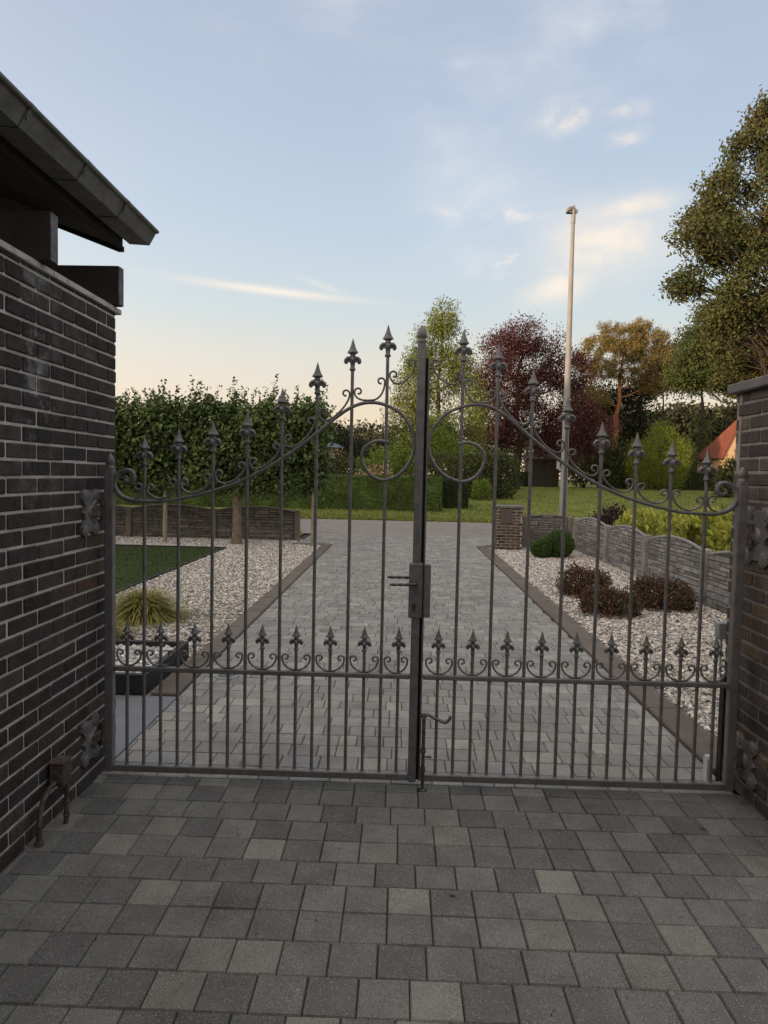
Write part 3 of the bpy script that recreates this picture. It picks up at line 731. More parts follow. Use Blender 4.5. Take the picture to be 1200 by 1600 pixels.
# box gutter: open trough with a rolled lip
prof = [(-1.712,2.995),(-1.690,2.920),(-1.575,2.914),(-1.535,2.985)]
mb = MB(); th = .003
po = [(z,x) for x,z in prof]; pi_ = [(z+(.003 if k in (1,2) else 0), x+(.003 if k in (0,1) else -.003)) for k,(x,z) in enumerate(prof)]
mb.prism(po+pi_[::-1], 1, YB-.25, YR+.006)
mb.tube([(-1.530,YB-.25,2.990),(-1.530,YR+.008,2.990)], .0115, 10)
mb.prism(po, 1, YR+.0065, YR+.009)
g = mb.build('gutter', M['gutter'], cp)
for y in (-4.8,-4.1,-3.4,-2.7,-2.1,-1.5,-.93,-.46,-.02):
    mb = MB(); q = [(z-.003 if k in (1,2) else z, x-.0 if k<2 else x+.004) for k,(x,z) in enumerate(prof)]
    mb.prism([(2.915,-1.579),(2.909,-1.572),(2.982,-1.528),(2.990,-1.534)], 1, y-.013, y+.013)
    mb.prism([(2.909,-1.572),(2.9135,-1.574),(2.9195,-1.69),(2.916,-1.692)], 1, y-.006, y+.006)
    mb.tube([(-1.530,y-.016,2.990),(-1.530,y+.016,2.990)], .0135, 8)
    mb.tube([(-1.560,y,2.955),(-1.543,y,2.948)], .008, 8)
    mb.build('gutter_bracket', M['gutter'], g)

hinge(-1.686, 1, -.215, -.02, 1.30, 1.535, cp); hinge(-1.686, 1, -.22, -.02, .13, .36, cp)
# rusty junction box on the wall foot with its two bent conduits
mb = MB(); mb.obox((-1.640,-.51,.245), (1,0,0),(0,1,0),(0,0,1), -.001+.034,.040,.050,.005)
jb = mb.build('junction_box', M['rust'], label='rusty metal junction box with bent pipes at the foot of the tall brick wall', cat='junction box', origin=(-1.64,-.51,0))
mb = MB(); mb.obox((-1.640,-.51,.301), (1,0,0),(0,1,0),(0,0,1), .037,.043,.005,.002); mb.build('lid', M['rust'], jb)
mb = MB(); mb.tube([(-1.645,-.545,.215),(-1.645,-.59,.213),(-1.645,-.655,.18),(-1.645,-.685,.12),(-1.645,-.69,.06),(-1.645,-.69,0)], .011, 8); mb.lathe((-1.645,-.69,0), [(.022,0),(.019,.014),(.013,.022)], 8); mb.build('conduit', M['rust'], jb)
mb = MB(); mb.tube([(-1.62,-.49,.18),(-1.62,-.492,.09),(-1.62,-.50,0)], .0105, 8)
for z in (.03,.09,.14): mb.lathe((-1.62,-.493,z), [(.012,0),(.0155,.004),(.0155,.014),(.012,.018)], 8)
mb.build('conduit', M['rust'], jb)

# ================================================================== BRICK PIER
PT = [(.078,.064,.058),(.092,.075,.067),(.066,.056,.053),(.10,.082,.072)]
pr = empty('brick_pier', 'dark brick gate pier with grey coping, its face worn at the hinges', 'brick pier', (1.70,.26,0))
mb = MB(); PX = 1.702; PH = 2.115
def wear_r(u, v):
    y = .255-u
    if -.2 < y < .2 and (.75 < v < 1.25 or .1 < v < .4) and random.random() < .55: return random.choice([(.13,.10,.07),(.15,.12,.085),(.10,.07,.05)])
    return None
bricks(mb, (PX,.255,0), (0,-1,0), (0,0,1), (-1,0,0), 1.0, PH, .0735, .236, .013, PT, wear=wear_r, start=.10)
bricks(mb, (PX+.70,.255,0), (-1,0,0), (0,0,1), (0,1,0), .70, PH, .0735, .236, .013, PT)
bricks(mb, (PX,-.745,0), (1,0,0), (0,0,1), (0,-1,0), .70, PH, .0735, .236, .013, PT)
mb.cur = 1; mb.col = (1,1,.999); mb.box((PX+.06,-.68,0),(PX+.70,.19,PH-.002)); mb.col = (1,1,1)
mb.build('brickwork', [M['brick'], M['mortar_dark']], pr)
mb = MB(); mb.box((PX-.040,-.785,PH),(PX+.74,.295,PH+.052), .006); mb.build('coping', M['coping'], pr)
mb = MB(); mb.box((PX+.06,-.70,PH+.053),(PX+.66,.03,PH+.13), .006); mb.build('cap_block', M['coping'], pr)
hinge(1.700, -1, -.17, .09, 1.22, 1.52, pr); hinge(1.700, -1, -.15, .09, .09, .33, pr)
# grey switch box on the pier end and closer post behind the leaf
mb = MB(); mb.box((1.668,.268,.765),(1.735,.325,.858), .006); sb = mb.build('switch_box', M['plastic_grey'], label='small pale grey switch box fixed to the end of the brick pier', cat='switch box')
mb = MB(); mb.tube([(1.70,.30,.768),(1.70,.30,.70),(1.695,.29,.6),(1.69,.26,.52)], .006, 6); mb.build('cable', M['plastic_grey'], sb)
mb = MB(); mb.box((1.640,.12,0),(1.690,.17,.60), .004); gp = mb.build('gate_stop_post', M['shed'], label='black rotten gate stop post standing behind the hinge side of the gate', cat='post')
mb = MB(); mb.box((1.648,.115,.03),(1.684,.1195,.15), .001); mb.build('latch_plate', M['rust'], gp)
mb = MB(); mb.prism([(.15,0),(.20,0),(.20,.13),(.19,.145),(.16,.145),(.15,.13)], 0, 1.585, 1.61)
mb.build('marker_block', M['plastic_white'], label='small white plastic marker standing beside the gate stop post', cat='marker')

# ================================================================== NEAR GARDEN
pl = empty('planter', 'low charcoal planter trough filled with white stones', 'planter', (-2.6,1.85,0))
mb = MB(); x0,x1,y0,y1,h,t = -3.3,-1.935,1.335,2.36,.15,.05
mb.box((x0,y0,0),(x1,y0+t,h), .004); mb.box((x0,y1-t,0),(x1,y1,h), .004); mb.box((x0,y0+t+.0005,0),(x0+t,y1-t-.0005,h), .004); mb.box((x1-t,y0+t+.0005,0),(x1,y1-t-.0005,h), .004)
mb.build('trough', M['planter'], pl)
n = 1500; o = stones('stone_fill', x0+t+(x1-x0-2*t)*RNG.random(n), y0+t+(y1-y0-2*t)*RNG.random(n), .085+.02*RNG.random(n), .03, M['white_stone'], [(.5,.49,.46),(.6,.59,.56),(.4,.39,.38),(.33,.31,.29)])
o.parent = pl; o.matrix_parent_inverse = Matrix.Translation(-Vector(pl.location)); o['kind'] = 'stuff'
mb = MB(); mb.lathe((-1.475,1.86,.002), [(.095,0),(.095,.004),(.085,.006),(.03,.006)], 24)
dr = mb.build('drain_cover', M['castiron'], label='small galvanised drain cover let into the paving behind the gate', cat='drain cover')
mb = MB()
for i in range(-4,5):
    w = math.sqrt(max(0,.075**2-(i*.016)**2)); mb.box((-1.475+i*.016-.004,1.86-w,.0082),(-1.475+i*.016+.004,1.86+w,.0092))
mb.build('slots', M['iron_dark'], dr)
def sedge(x, y, r, n, label, seed):
    rng = np.random.default_rng(seed); root = empty('ornamental_grass', label, 'grass tuft', (x,y,0), 'yellow green sedge tufts'); V = []; F = []
    for i in range(n):
        a = rng.random()*2*PI; el = math.radians(rng.uniform(12,85)); L_ = r*rng.uniform(.7,1.25); b = np.array((x+rng.normal()*.04, y+rng.normal()*.04, 0))
        d = np.array((math.cos(a)*math.cos(el), math.sin(a)*math.cos(el), math.sin(el))); s = np.array((-math.sin(a), math.cos(a), 0))*.0045
        k = len(V); P = []
        for t in (0,.35,.7,1.0): P.append(b+d*L_*t+np.array((math.cos(a)*.25*L_*t*t, math.sin(a)*.25*L_*t*t, -.42*L_*t*t*t)))
        for j, p in enumerate(P): w = (1,.9,.6,.12)[j]; p[2] = max(p[2],.005); V += [p-s*w, p+s*w]
        for j in range(3): F.append((k+2*j,k+2*j+1,k+2*j+3,k+2*j+2))
    npmesh('leaf_blades', V, F, M['l_tuft'], root)
sedge(-2.93, 3.95, .46, 2800, 'round tuft of yellow green sedge growing in the gravel', 3)
sedge(-3.05, 2.95, .34, 1500, 'smaller sedge tuft half hidden behind the gate post by the planter', 4)

def azalea(x, y, rx, ry, h, label, seed, n=900):
    return bush('azalea', label, 'shrub', (x,y,0), [(x,y,h*.30,rx,ry,h*.62),(x-.35*rx,y+.2*ry,h*.42,rx*.55,ry*.6,h*.55),(x+.4*rx,y-.1*ry,h*.36,rx*.55,ry*.6,h*.5)],
         .042, M['l_azalea'], M['l_azalea_core'], n, seed, 'withered brown azaleas', aspect=.42, spread=.035, per=7, thr=-.45, nsc=4, nstem=25, jit=.7)
azalea(2.50, 6.15, .36, .36, .42, 'loose red brown azalea farthest of the three withered ones', 21, 700)
azalea(2.46, 4.86, .36, .34, .32, 'flat dark brown azalea nearest the driveway kerb', 22, 800)
azalea(3.27, 5.35, .41, .36, .40, 'wide brown azalea nearest the grey concrete panel wall', 23, 900)
def boxball(x, y, r, label, seed):
    rng = np.random.default_rng(seed); root = empty('boxwood_ball', label, 'shrub', (x,y,0), 'clipped boxwood balls')
    P, d = in_ellipsoid((x,y,r*.86),(r,r,r*.94), 6500, rng, .75); P = P[P[:,2] > .01]; d = unit(P-np.array((x,y,r*.86)))
    P = P+d*np.array([noise.noise(tuple(p*9)) for p in P])[:,None]*.06
    V, F = leaf_geo(P, .032, out=d*.8, rng=rng, jit=.8); npmesh('foliage', V, F, M['l_box'], root)
    mb = MB(); mb.lathe((x,y,0), [(r*.5,0),(r*.78,r*.5),(r*.82,r*.9),(r*.6,r*1.4),(r*.2,r*1.65)], 12); mb.build('branches', M['bark_dark'], root)
boxball(2.82, 10.75, .21, 'smaller clipped boxwood ball nearest the brick letterbox pillar', 31)
boxball(3.21, 10.95, .31, 'larger clipped boxwood ball nearest the concrete panel corner', 32)

# letterbox pillar
BL = [(.075,.058,.048),(.09,.068,.055),(.062,.05,.044),(.10,.08,.065)]
lp = empty('letterbox_pillar', 'short brick pillar with stone lid and a brown letterbox plate', 'letterbox', (2.36,12.35,0))
mb = MB(); lx0,lx1,ly0,ly1 = 2.07,2.66,12.18,12.78
bricks(mb, (lx0,ly0,0), (1,0,0),(0,0,1),(0,-1,0), lx1-lx0, .955, .0682, .22, .012, BL, backing=.04)
bricks(mb, (lx1,ly0,0), (0,1,0),(0,0,1),(1,0,0), ly1-ly0, .955, .0682, .22, .012, BL, backing=.04, start=.11)
bricks(mb, (lx0,ly1,0), (0,-1,0),(0,0,1),(-1,0,0), ly1-ly0, .955, .0682, .22, .012, BL, backing=.04, start=.11)
bricks(mb, (lx1,ly1,0), (-1,0,0),(0,0,1),(0,1,0), lx1-lx0, .955, .0682, .22, .012, BL, backing=.04)
mb.build('brickwork', [M['brick'], M['mortar_pale']], lp)
mb = MB(); mb.box((lx0-.03,ly0-.03,.956),(lx1+.05,ly1+.03,1.0), .005); mb.build('stone_lid', M['coping'], lp)
mb = MB(); mb.box((2.155,ly0-.022,.60),(2.395,ly0-.001,.93), .003); pt = mb.build('letterbox_plate', M['plate'], lp)
mb = MB(); mb.box((2.185,ly0-.026,.865),(2.365,ly0-.0225,.895), .001); mb.build('flap', M['plate'], pt)

# concrete stone-look panel walls
def panel(mb, o, u, nrm, W, arch, tones, depth=.05, rng=random):
    """ledge stones in uneven rows between two posts; arch(t) is the top edge"""
    o, u, nrm = Vector(o), Vector(u), Vector(nrm); up = Vector((0,0,1)); n = 16
    mb.col = tuple(c*.42 for c in tones[0])
    top = [(W*i/n, arch(i/n)-.012) for i in range(n+1)]
    V = []
    for s in (-.018, -.045):
        V += [o+u*0+nrm*s, o+u*W+nrm*s]+[o+u*a+up*b+nrm*s for a,b in top[::-1]]
    k = n+3; mb.add(V, [tuple(range(k)), tuple(range(k,2*k))[::-1]]+[(i,k+i,k+(i+1)%k,(i+1)%k) for i in range(k)])
    mb.col = tuple(c*1.12 for c in tones[0])         # moulded top rim
    P = [o+u*a+up*(b+.0)+nrm*(-.028) for a,b in [(W*i/n, arch(i/n)) for i in range(n+1)]]
    mb.tube(P, .024, 6, smooth=True)
    for side in (0,1):
        z = 0.0; zmax = max(arch(i/20) for i in range(21))
        while z < zmax-.03:
            h = rng.choice((.045,.06,.075,.09,.11)); x = 0.
            while x < W-.01:
                w = rng.choice((.12,.18,.26,.34,.42)); a, b = x+.004, min(x+w, W)-.004; x += w
                if b-a < .02: continue
                split = h > .08 and rng.random() < .45
                for (q0,q1) in (((0,.5),(.5,1)) if split else ((0,1),)):
                    z0, z1 = z+h*q0+.004, z+h*q1-.004
                    ta, tb_ = arch(a/W)-.02, arch(b/W)-.02
                    if min(ta,tb_) <= z0+.012: continue
                    d = rng.uniform(.000,.016); k2 = rng.uniform(.75,1.25); mb.col = tuple(c*k2 for c in rng.choice(tones))
                    za, zb = min(z1,ta), min(z1,tb_); e = .006; sg = 1; base = -.020
                    if side: base = -.043
                    def Pp(x_, z_, dd): return o+u*x_+up*z_+nrm*(base+dd if not side else base-dd)
                    V = [Pp(a,z0,0),Pp(b,z0,0),Pp(b,zb,0),Pp(a,za,0),
                         Pp(a+e,z0+e,.012+d+rng.uniform(-.003,.003)),Pp(b-e,z0+e,.012+d+rng.uniform(-.003,.003)),Pp(b-e,zb-e,.012+d+rng.uniform(-.003,.003)),Pp(a+e,za-e,.012+d+rng.uniform(-.003,.003))]
                    mb.add(V, [(4,5,6,7)]+[(i,(i+1)%4,4+(i+1)%4,4+i) for i in range(4)])
            z += h
    mb.col = (1,1,1)
def panel_wall(name, label, pts, nrm, tones, postm, lo=.66, hi=.80, ph=.72, posts=True):
    root = empty(name, label, 'wall', (*pts[0],0))
    for i, (a, b) in enumerate(zip(pts, pts[1:])):
        a, b = Vector((*a,0)), Vector((*b,0)); u = (b-a).normalized(); W = (b-a).length-.13
        mb = MB(); panel(mb, a+u*.065, u, nrm, W, lambda t: lo+(hi-lo)*math.sin(PI*t)**.9, tones); mb.build('panel', M['concrete_panel'], root)
    for (px_, py_) in pts:
        mb = MB(); mb.box((px_-.062,py_-.062,-.05),(px_+.062,py_+.062,ph-.02), .012); mb.lathe((px_,py_,ph-.02), [(.086,0),(.07,.02),(.03,.032)], 4, sq=True, smooth=False); mb.build('post', postm, root)
    return root
GT = [(.215,.21,.205),(.24,.235,.23),(.19,.187,.182),(.225,.215,.205)]
BT2 = [(.16,.145,.128),(.185,.167,.147),(.14,.128,.114)]
panel_wall('panel_wall', 'brown stone-look concrete panel wall under the leafy espaliered trees', [(-10.8,13.15),(-8.78,13.15),(-6.76,13.15),(-4.66,13.15),(-2.62,13.15)], (0,-1,0), BT2, M['concrete_post_brown'], .70, .80, .74)
panel_wall('panel_wall', 'grey stone-look concrete panel wall beside the gravel with three pale posts', [(3.98,12.55),(3.98,10.15),(3.98,7.95),(3.98,5.72),(3.98,3.5),(3.98,1.3)], (-1,0,0), GT, M['concrete_post'], .68, .80, .74)
panel_wall('panel_wall', 'grey brown stone-look concrete panel wall beside the brick letterbox pillar', [(2.80,12.72),(3.86,12.72)], (0,-1,0), [(.17,.155,.142),(.19,.17,.155),(.15,.138,.128)], M['concrete_post_brown'], .74, .785, .75)
panel_wall('panel_wall', 'dark stone-look concrete panel wall behind the golden laurels', [(4.2,12.72),(6.3,12.72),(8.4,12.72),(10.5,12.72)], (0,-1,0), BT2, M['concrete_post_brown'], .70, .79, .74)

bush('laurel', 'golden yellow laurel bush nearest the brick pier', 'shrub', (4.9,7.6,0), [(4.75,7.6,.68,.60,.8,.46),(5.5,7.3,.55,.5,.6,.45)], .135, M['l_laurel'], M['bark'], 700, 41, 'golden laurels behind the wall', aspect=.5, spread=.06, per=7, up=.5, jit=.7, shell=.75)
bush('laurel', 'golden yellow laurel bush next to the dark purple shrub', 'shrub', (4.75,10.1,0), [(4.75,10.1,.60,.62,.7,.42)], .11, M['l_laurel'], M['bark'], 420, 42, 'golden laurels behind the wall', aspect=.5, spread=.06, per=7, up=.5, jit=.7, shell=.75)
bush('purple_shrub', 'dark purple leaved shrub behind the panel wall corner', 'shrub', (4.7,11.7,0), [(4.55,11.7,.62,.5,.5,.40),(5.2,11.7,.52,.45,.5,.35)], .07, M['l_purple'], M['bark_dark'], 480, 43, spread=.06, per=7, up=.6)
bush('purple_shrub', 'dark purple leaved shrub showing beyond the golden laurels', 'shrub', (7.2,10.8,0), [(7.2,10.8,.55,.9,.5,.42)], .07, M['l_purple'], M['bark_dark'], 480, 44, spread=.06, per=7, up=.6)

# stakes and pleached limes
def stake(x, y, h, label):
    mb = MB(); mb.tube([(x,y,-.05),(x+.006,y,h*.5),(x,y,h)], [.05,.048,.047], 10); mb.build('stake', M['stake'], label=label, cat='stake', group='wooden stakes of the espaliered trees')
stake(-5.46, 11.95, 2.2, 'pale round wooden stake in front of the brown panel wall')
stake(-2.10, 12.02, 2.2, 'pale round wooden stake closest to the driveway')
def pleached(x, y, half, z0, z1, label, seed, n_right=1.):
    rng = np.random.default_rng(seed); root = empty('espaliered_lime', label, 'tree', (x,y,0), 'flat trained lime trees in a row')
    tb = MB(); tb.tube(wobble((x,y,-.02),(x+.03,y,z1-.1),9,.015,rng), [.135,.105,.10,.098,.095,.085,.07,.05,.03], 10)
    for z in (1.35,1.75,2.15,2.55,2.95):
        for s in (-1,1): tb.tube(wobble((x,y,z-.1),(x+s*half,y+rng.normal()*.04,z+.05),6,.03,rng), [.03,.026,.022,.018,.014,.008], 6)
    tb.build('trunk', M['bark'], root)
    n = 3000; u = rng.random(n)*2-1; T = np.stack([x+u*half*(1+.05*rng.normal(size=n)), y+rng.normal(size=n)*.17, z0+(z1-z0)*rng.random(n)**.92],1)
    edge = np.array([noise.noise((t[0]*1.6,seed,0.)) for t in T])*.16; lo = z0+.05+np.abs(edge)*.5
    T = T[(T[:,2] > lo) & (noise_keep(T, 2.6, -.33, seed))]
    # sprouting shoots on top
    S = []
    for k in range(74):
        sx = x+rng.uniform(-half,half); sl = rng.uniform(.14,.66)*(1.2 if rng.random() < .35 else .75); ax = rng.normal()*.22; ay = rng.normal()*.2
        for q in np.linspace(0,1,int(6+sl*14)): S.append((sx+ax*sl*q, y+ay*sl*q+rng.normal()*.02, z1-.08+sl*q))
    T2 = np.array(S)
    P = np.repeat(T, 8, 0)+rng.normal(size=(len(T)*8,3))*np.array((.09,.07,.09))
    P2 = np.repeat(T2, 3, 0)+rng.normal(size=(len(T2)*3,3))*.03
    out = np.zeros_like(P); out[:,1] = np.sign(P[:,1]-y)*.8; out[:,2] = -.35
    V1, F1 = leaf_geo(P, .098, out=out, aspect=.8, up=0, rng=rng, jit=.7)
    V2, F2 = leaf_geo(P2, .070, out=np.tile((0,0,-.1),(len(P2),1)), aspect=.65, up=.1, rng=rng)
    npmesh('crown', np.concatenate([V1,V2]), np.concatenate([F1,F2+len(V1)]), M['l_lime'], root)
    return root
pleached(-3.83, 12.0, 1.95, 1.15, 3.12, 'flat trained lime tree with a thick trunk between two stakes', 51)
pleached(-7.35, 12.0, 1.80, 1.15, 3.08, 'flat trained lime tree beside the tall dark brick wall', 52)

# street lamp
def lamp():
    x, y = 5.19, 19.2
    root = empty('street_lamp', 'tall tapering pale street lamp pole behind the garden wall', 'street lamp', (x,y,0))
    mb = MB(); mb.tube([(x,y,-.1),(x,y,3),(x,y,6.5),(x,y,9.9)], [.130,.112,.086,.058], 18); mb.build('pole', M['pole'], root)
    mb = MB(); mb.tube([(x,y,9.82),(x,y,10.28)], .072, 14); mb.build('collar', M['pole'], root)
    mb = MB(); b = MB(); P = [(x+.06,y-.02,10.24),(x-.04,y-.03,10.28),(x-.12,y-.05,10.255),(x-.19,y-.07,10.20),(x-.25,y-.09,10.13)]
    b.tube(P, [.05,.078,.085,.06,.015], 10, flat=.7); h = b.build('luminaire', M['lamp_metal'], root)
    b = MB(); b.obox((x-.145,y-.055,10.125),(.99,.12,0),(-.12,.99,0),(0,0,1),.095,.055,.012,.004); b.build('lens', M['iron_dark'], h)
    b = MB(); b.obox((x+.10,y,10.2),(.96,0,-.28),(0,1,0),(.28,0,.96),.035,.045,.055,.008); b.build('bracket', M['lamp_metal'], root)
    b = MB(); b.lathe((x,y,10.30), [(.035,0),(.045,.015),(.045,.09),(.03,.11)], 12); b.build('photocell', M['plastic_grey'], root)
    b = MB(); b.box((x-.25,y-.09,1.95),(x-.17,y+.05,2.2), .01); b.build('cable_box', M['plastic_grey'], root)
lamp()

# ================================================================== ACROSS THE ROAD
hedge('clipped_hedge', 'long low clipped green hedge across the road', -24, 1.74, 28.05, 29.2, .0, 1.60, .085, M['l_hedge'], 62000, 61, wav=.13)
hedge('clipped_hedge', 'short dark hedge end showing beyond the long clipped hedge', 1.9, 3.1, 29.6, 31.0, .1, 1.50, .07, M['l_hedge_dk'], 9000, 62)
gz = ground_z
birch_blobs = [(2.3,42,12.2,.9,.9,1.4,130),(2.0,42,10.6,1.5,1.4,1.3,190),(3.2,42,9.9,1.2,1.2,1.5,150),(.9,42,9.2,1.0,1.1,1.2,120),(3.9,42,8.2,1.1,1.1,1.4,140),(.2,42,7.6,1.0,1.1,1.3,130),(2.2,42,8.3,1.5,1.4,1.4,190),(4.2,42,6.4,1.2,1.2,1.3,140),(-.2,42,5.9,1.1,1.2,1.3,140),(2.0,42,6.2,1.8,1.6,1.4,220),(1.2,41.6,4.4,1.8,1.3,1.2,190),(3.6,41.6,4.6,1.6,1.3,1.2,180)]
tree('weeping_tree', 'tall loose tree with drooping yellow green sprays behind the gate centre', 'tree', (2.2,42,gz(42)-.1), 11.6, .20, [(*b[:3],b[3]*1.08,b[4]*1.08,b[5],int(b[6]*1.25)) for b in birch_blobs], .16, M['l_birch'], M['bark_dark'], per=24, spread=.27, seed=71, droop=.7, aspect=.42, thr=-.02, nsc=.75, sub=6, up=0, shell=.3)
will = [(.6,39,3.3,1.6,1.2,1.3,280),(-1.0,39,2.6,1.3,1.1,1.1,220),(2.4,39,3.2,1.5,1.2,1.4,280),(4.0,39,2.9,1.5,1.2,1.2,250),(-2.3,39,2.1,.9,.9,.9,130),(1.4,39,4.6,1.0,.9,.9,120),(5.1,38.5,2.5,.9,.9,1.0,130)]
tree('weeping_shrub', 'bright green shrub with feathery hanging branches at the foot of the tall loose tree', 'shrub', (1.2,39,gz(39)-.1), 3.6, .10, will, .15, M['l_willow'], M['bark_dark'], per=15, spread=.24, seed=72, droop=.6, aspect=.4, thr=-.12, nsc=.9, sub=5, up=0, shell=.3, first=.15)
beech = [(9.0,50,12.4,1.7,1.6,1.3,200),(7.2,50,11.2,1.5,1.6,1.5,190),(10.9,50,11.3,1.6,1.6,1.5,200),(8.9,50,10.3,2.2,2,1.6,280),(6.4,50,9.2,1.3,1.5,1.4,160),(12.4,50,9.8,1.7,1.7,1.6,220),(8.0,50,8.2,2.2,2,1.6,280),(11.0,50,8.4,2.4,2,1.7,300),(13.2,50,6.9,1.3,1.5,1.2,150),(7.0,50,6.3,1.8,1.8,1.4,230),(9.6,50,6.0,2.4,2,1.4,280),(12.4,50,5.7,2.2,2,1.5,280),(6.3,50,4.6,1.5,1.5,.9,150),(9.2,50,4.2,2.4,1.8,1.0,220),(12.6,50,3.9,2.2,1.8,1.1,230),(14.8,50,5.4,1.4,1.6,1.5,180)]
tree('copper_beech', 'broad dark copper red beech between the loose tree and the lamp pole', 'tree', (8.6,50,gz(50)-.1), 11.5, .34, [(*b[:6],int(b[6]*1.25)) for b in beech], .15, M['l_beech'], M['bark_dark'], per=22, spread=.33, seed=73, thr=-.10, nsc=.7, sub=11)
# dark wooden shed
mb = MB()
for i in range(14):
    x = 11.1+i*.19; mb.box((x,58,.75),(x+.18,58.03,3.3))
mb.box((11.1,58.035,.75),(13.76,60,3.3)); sh = mb.build('garden_shed', M['shed'], label='dark board shed under the copper beech', cat='shed')
mb = MB(); mb.prism([(57.7,3.31),(60.3,3.31),(60.3,3.4),(59,3.9),(57.7,3.4)], 0, 10.9, 13.9); mb.build('roof', M['tile'], sh)
pine = [(19.9,60,13.4,1.6,1.5,.9,200),(20.2,60,10.9,1.3,1.3,.6,120),(19.6,60,14.6,1.9,1.8,1.0,240),(21.7,60,14.2,1.5,1.6,1.1,190),(17.6,60,13.8,1.4,1.5,.8,160),(19.0,60,12.9,2.2,2,1.0,260),(22.6,60,12.7,1.6,1.6,1.1,200),(16.4,60,12.3,1.3,1.5,.8,150),(20.8,60,11.9,1.8,1.8,.9,200),(17.7,60,11.3,1.5,1.6,.7,150),(23.2,60,11.2,1.3,1.4,.9,140),(17.0,59.5,8.9,1.5,1.5,.95,200),(22.1,60,10.1,1.2,1.3,.7,110),(18.3,60,15.4,.9,.9,.5,80),(20.9,60,15.6,.8,.8,.5,80)]
tree('pine', 'tall pine with golden brown needles and an orange trunk', 'tree', (18.9,60,gz(60)-.1), 13.2, .33, [(b[0]+(b[0]-18.9)*.12,b[1],b[2],b[3]*1.1,b[4],b[5],int(b[6]*1.15)) for b in pine], .23, M['l_pine'], M['bark_pine'], per=34, spread=.17, seed=74, aspect=.2, thr=-.05, nsc=1.5, sub=9, up=.9, first=.45, limb=.25)
dk = [(18.6,63,9.6,2.0,1.6,1.3,190),(21.8,63,9.7,1.9,1.6,1.3,180),(17.3,63,7.6,2.4,2,1.8,260),(20.6,63,7.6,2.4,2,1.9,270),(23.4,63,6.0,2.0,1.8,1.9,220),(16.2,63,4.8,2.2,2,1.8,250),(19.0,63,4.8,2.5,2,2.0,280),(22.2,63,3.8,2.5,2,1.9,260),(16,63,9.2,1.8,1.6,1.6,180)]
tree('evergreen_tree', 'dark evergreen tree filling the space behind the orange pine trunk', 'tree', (19.6,63,gz(63)-.1), 8.0, .22, dk, .24, M['l_dark'], M['bark_dark'], per=16, spread=.4, seed=75, thr=-.2, nsc=.6, sub=6)
oak = []
orng = random.Random(5)
for (px, z, r, nn) in [(18.4,20.0,1.5,190),(20.4,20.6,1.8,190),(17.3,18.2,1.5,210),(19.4,18.2,1.9,250),(21.8,18.6,2,200),(16.2,16.4,1.5,210),(18.4,16.2,1.9,260),(20.8,16.4,2,220),(15.2,14.9,1.35,190),(17.2,14.5,1.7,240),(19.6,14.4,2,250),(14.0,13.4,1.35,190),(15.9,12.9,1.5,220),(18.3,12.6,1.9,250),(20.8,12.8,2,200),(14.2,11.7,1.1,130),(16.6,11.1,1.5,190),(19.2,10.8,1.9,230),(15.4,9.9,1.2,140),(17.6,9.4,1.6,190),(21,10.6,1.8,170),(23,15,2.2,160),(23.2,11.5,2.0,150),(16.0,8.3,1.1,120),(18.2,8.0,1.4,170),(20.2,8.6,1.5,170),(18.9,9.2,1.5,260),(17.4,7.4,1.3,200),(19.4,7.2,1.5,240)]:
    oak.append((px,32+orng.uniform(-1.3,1.3),z,r,r*1.05,r*.72,nn))
tree('oak', 'towering oak with sparse olive brown leaves rising behind the brick pier', 'tree', (23.6,32.5,gz(32)-.1), 19.2, .40, [(*b[:6],int(b[6]*1.05)) for b in oak], .185, M['l_oak'], M['bark_dark'], per=27, spread=.25, seed=76, thr=.06, nsc=.85, sub=14, shell=.35, first=.25, limb=.6)
lind = [(21.2,45,12.6,1.6,1.5,1.3,200),(23.4,45,12.8,2,1.8,1.5,240),(19.9,45,11.0,1.5,1.5,1.3,200),(22.4,45,10.9,2,1.8,1.3,240),(25.0,45,11.2,2,1.8,1.6,220),(19.3,45,9.2,1.2,1.3,1.0,140),(21.0,45,9.0,1.4,1.4,.9,150),(24.8,45,9.0,1.6,1.6,.9,150),(23.2,45,8.2,1.2,1.4,.7,100)]
tree('linden', 'mid green broadleaf tree below the oak with dark slanting trunk', 'tree', (25.0,45.5,gz(45)-.1), 10.8, .24, [(*b[:6],int(b[6]*2.1)) for b in lind], .19, M['l_linden'], M['bark_dark'], per=18, spread=.32, seed=77, thr=-.14, nsc=.7, sub=7, first=.4)
tree('slender_tree', 'slender dark trunked tree with sparse leaves standing right of the pine', 'tree', (25.6,66,gz(66)-.1), 12.5, .16, [(25.4,66,12.3,2.0,1.4,1.3,220),(24.0,66,10.9,1.5,1.2,1.0,150),(27.3,66,11.0,1.8,1.3,1.2,190),(26.4,66,14.0,1.8,1.3,1.3,200),(28.2,66,13.2,1.6,1.3,1.2,170)], .22, M['l_brownbush'], M['bark_dark'], per=12, spread=.4, seed=78, thr=-.05, sub=6, group='slender trees before the distant wood')
tree('slender_tree', 'slender ivy clad tree behind the bright green bamboo clump', 'tree', (30.6,69,gz(69)-.1), 13.0, .30, [(30.6,69,12.6,1.9,1.4,1.4,140),(29.2,69,11.2,1.4,1.2,1.0,90),(32.4,69,12.0,1.6,1.3,1.1,100),(30.6,69,7.0,.75,.7,1.6,120),(30.6,69,4.2,.8,.7,1.6,120)], .22, M['l_linden'], M['bark_dark'], per=12, spread=.35, seed=79, thr=-.1, sub=6, group='slender trees before the distant wood', first=.2)
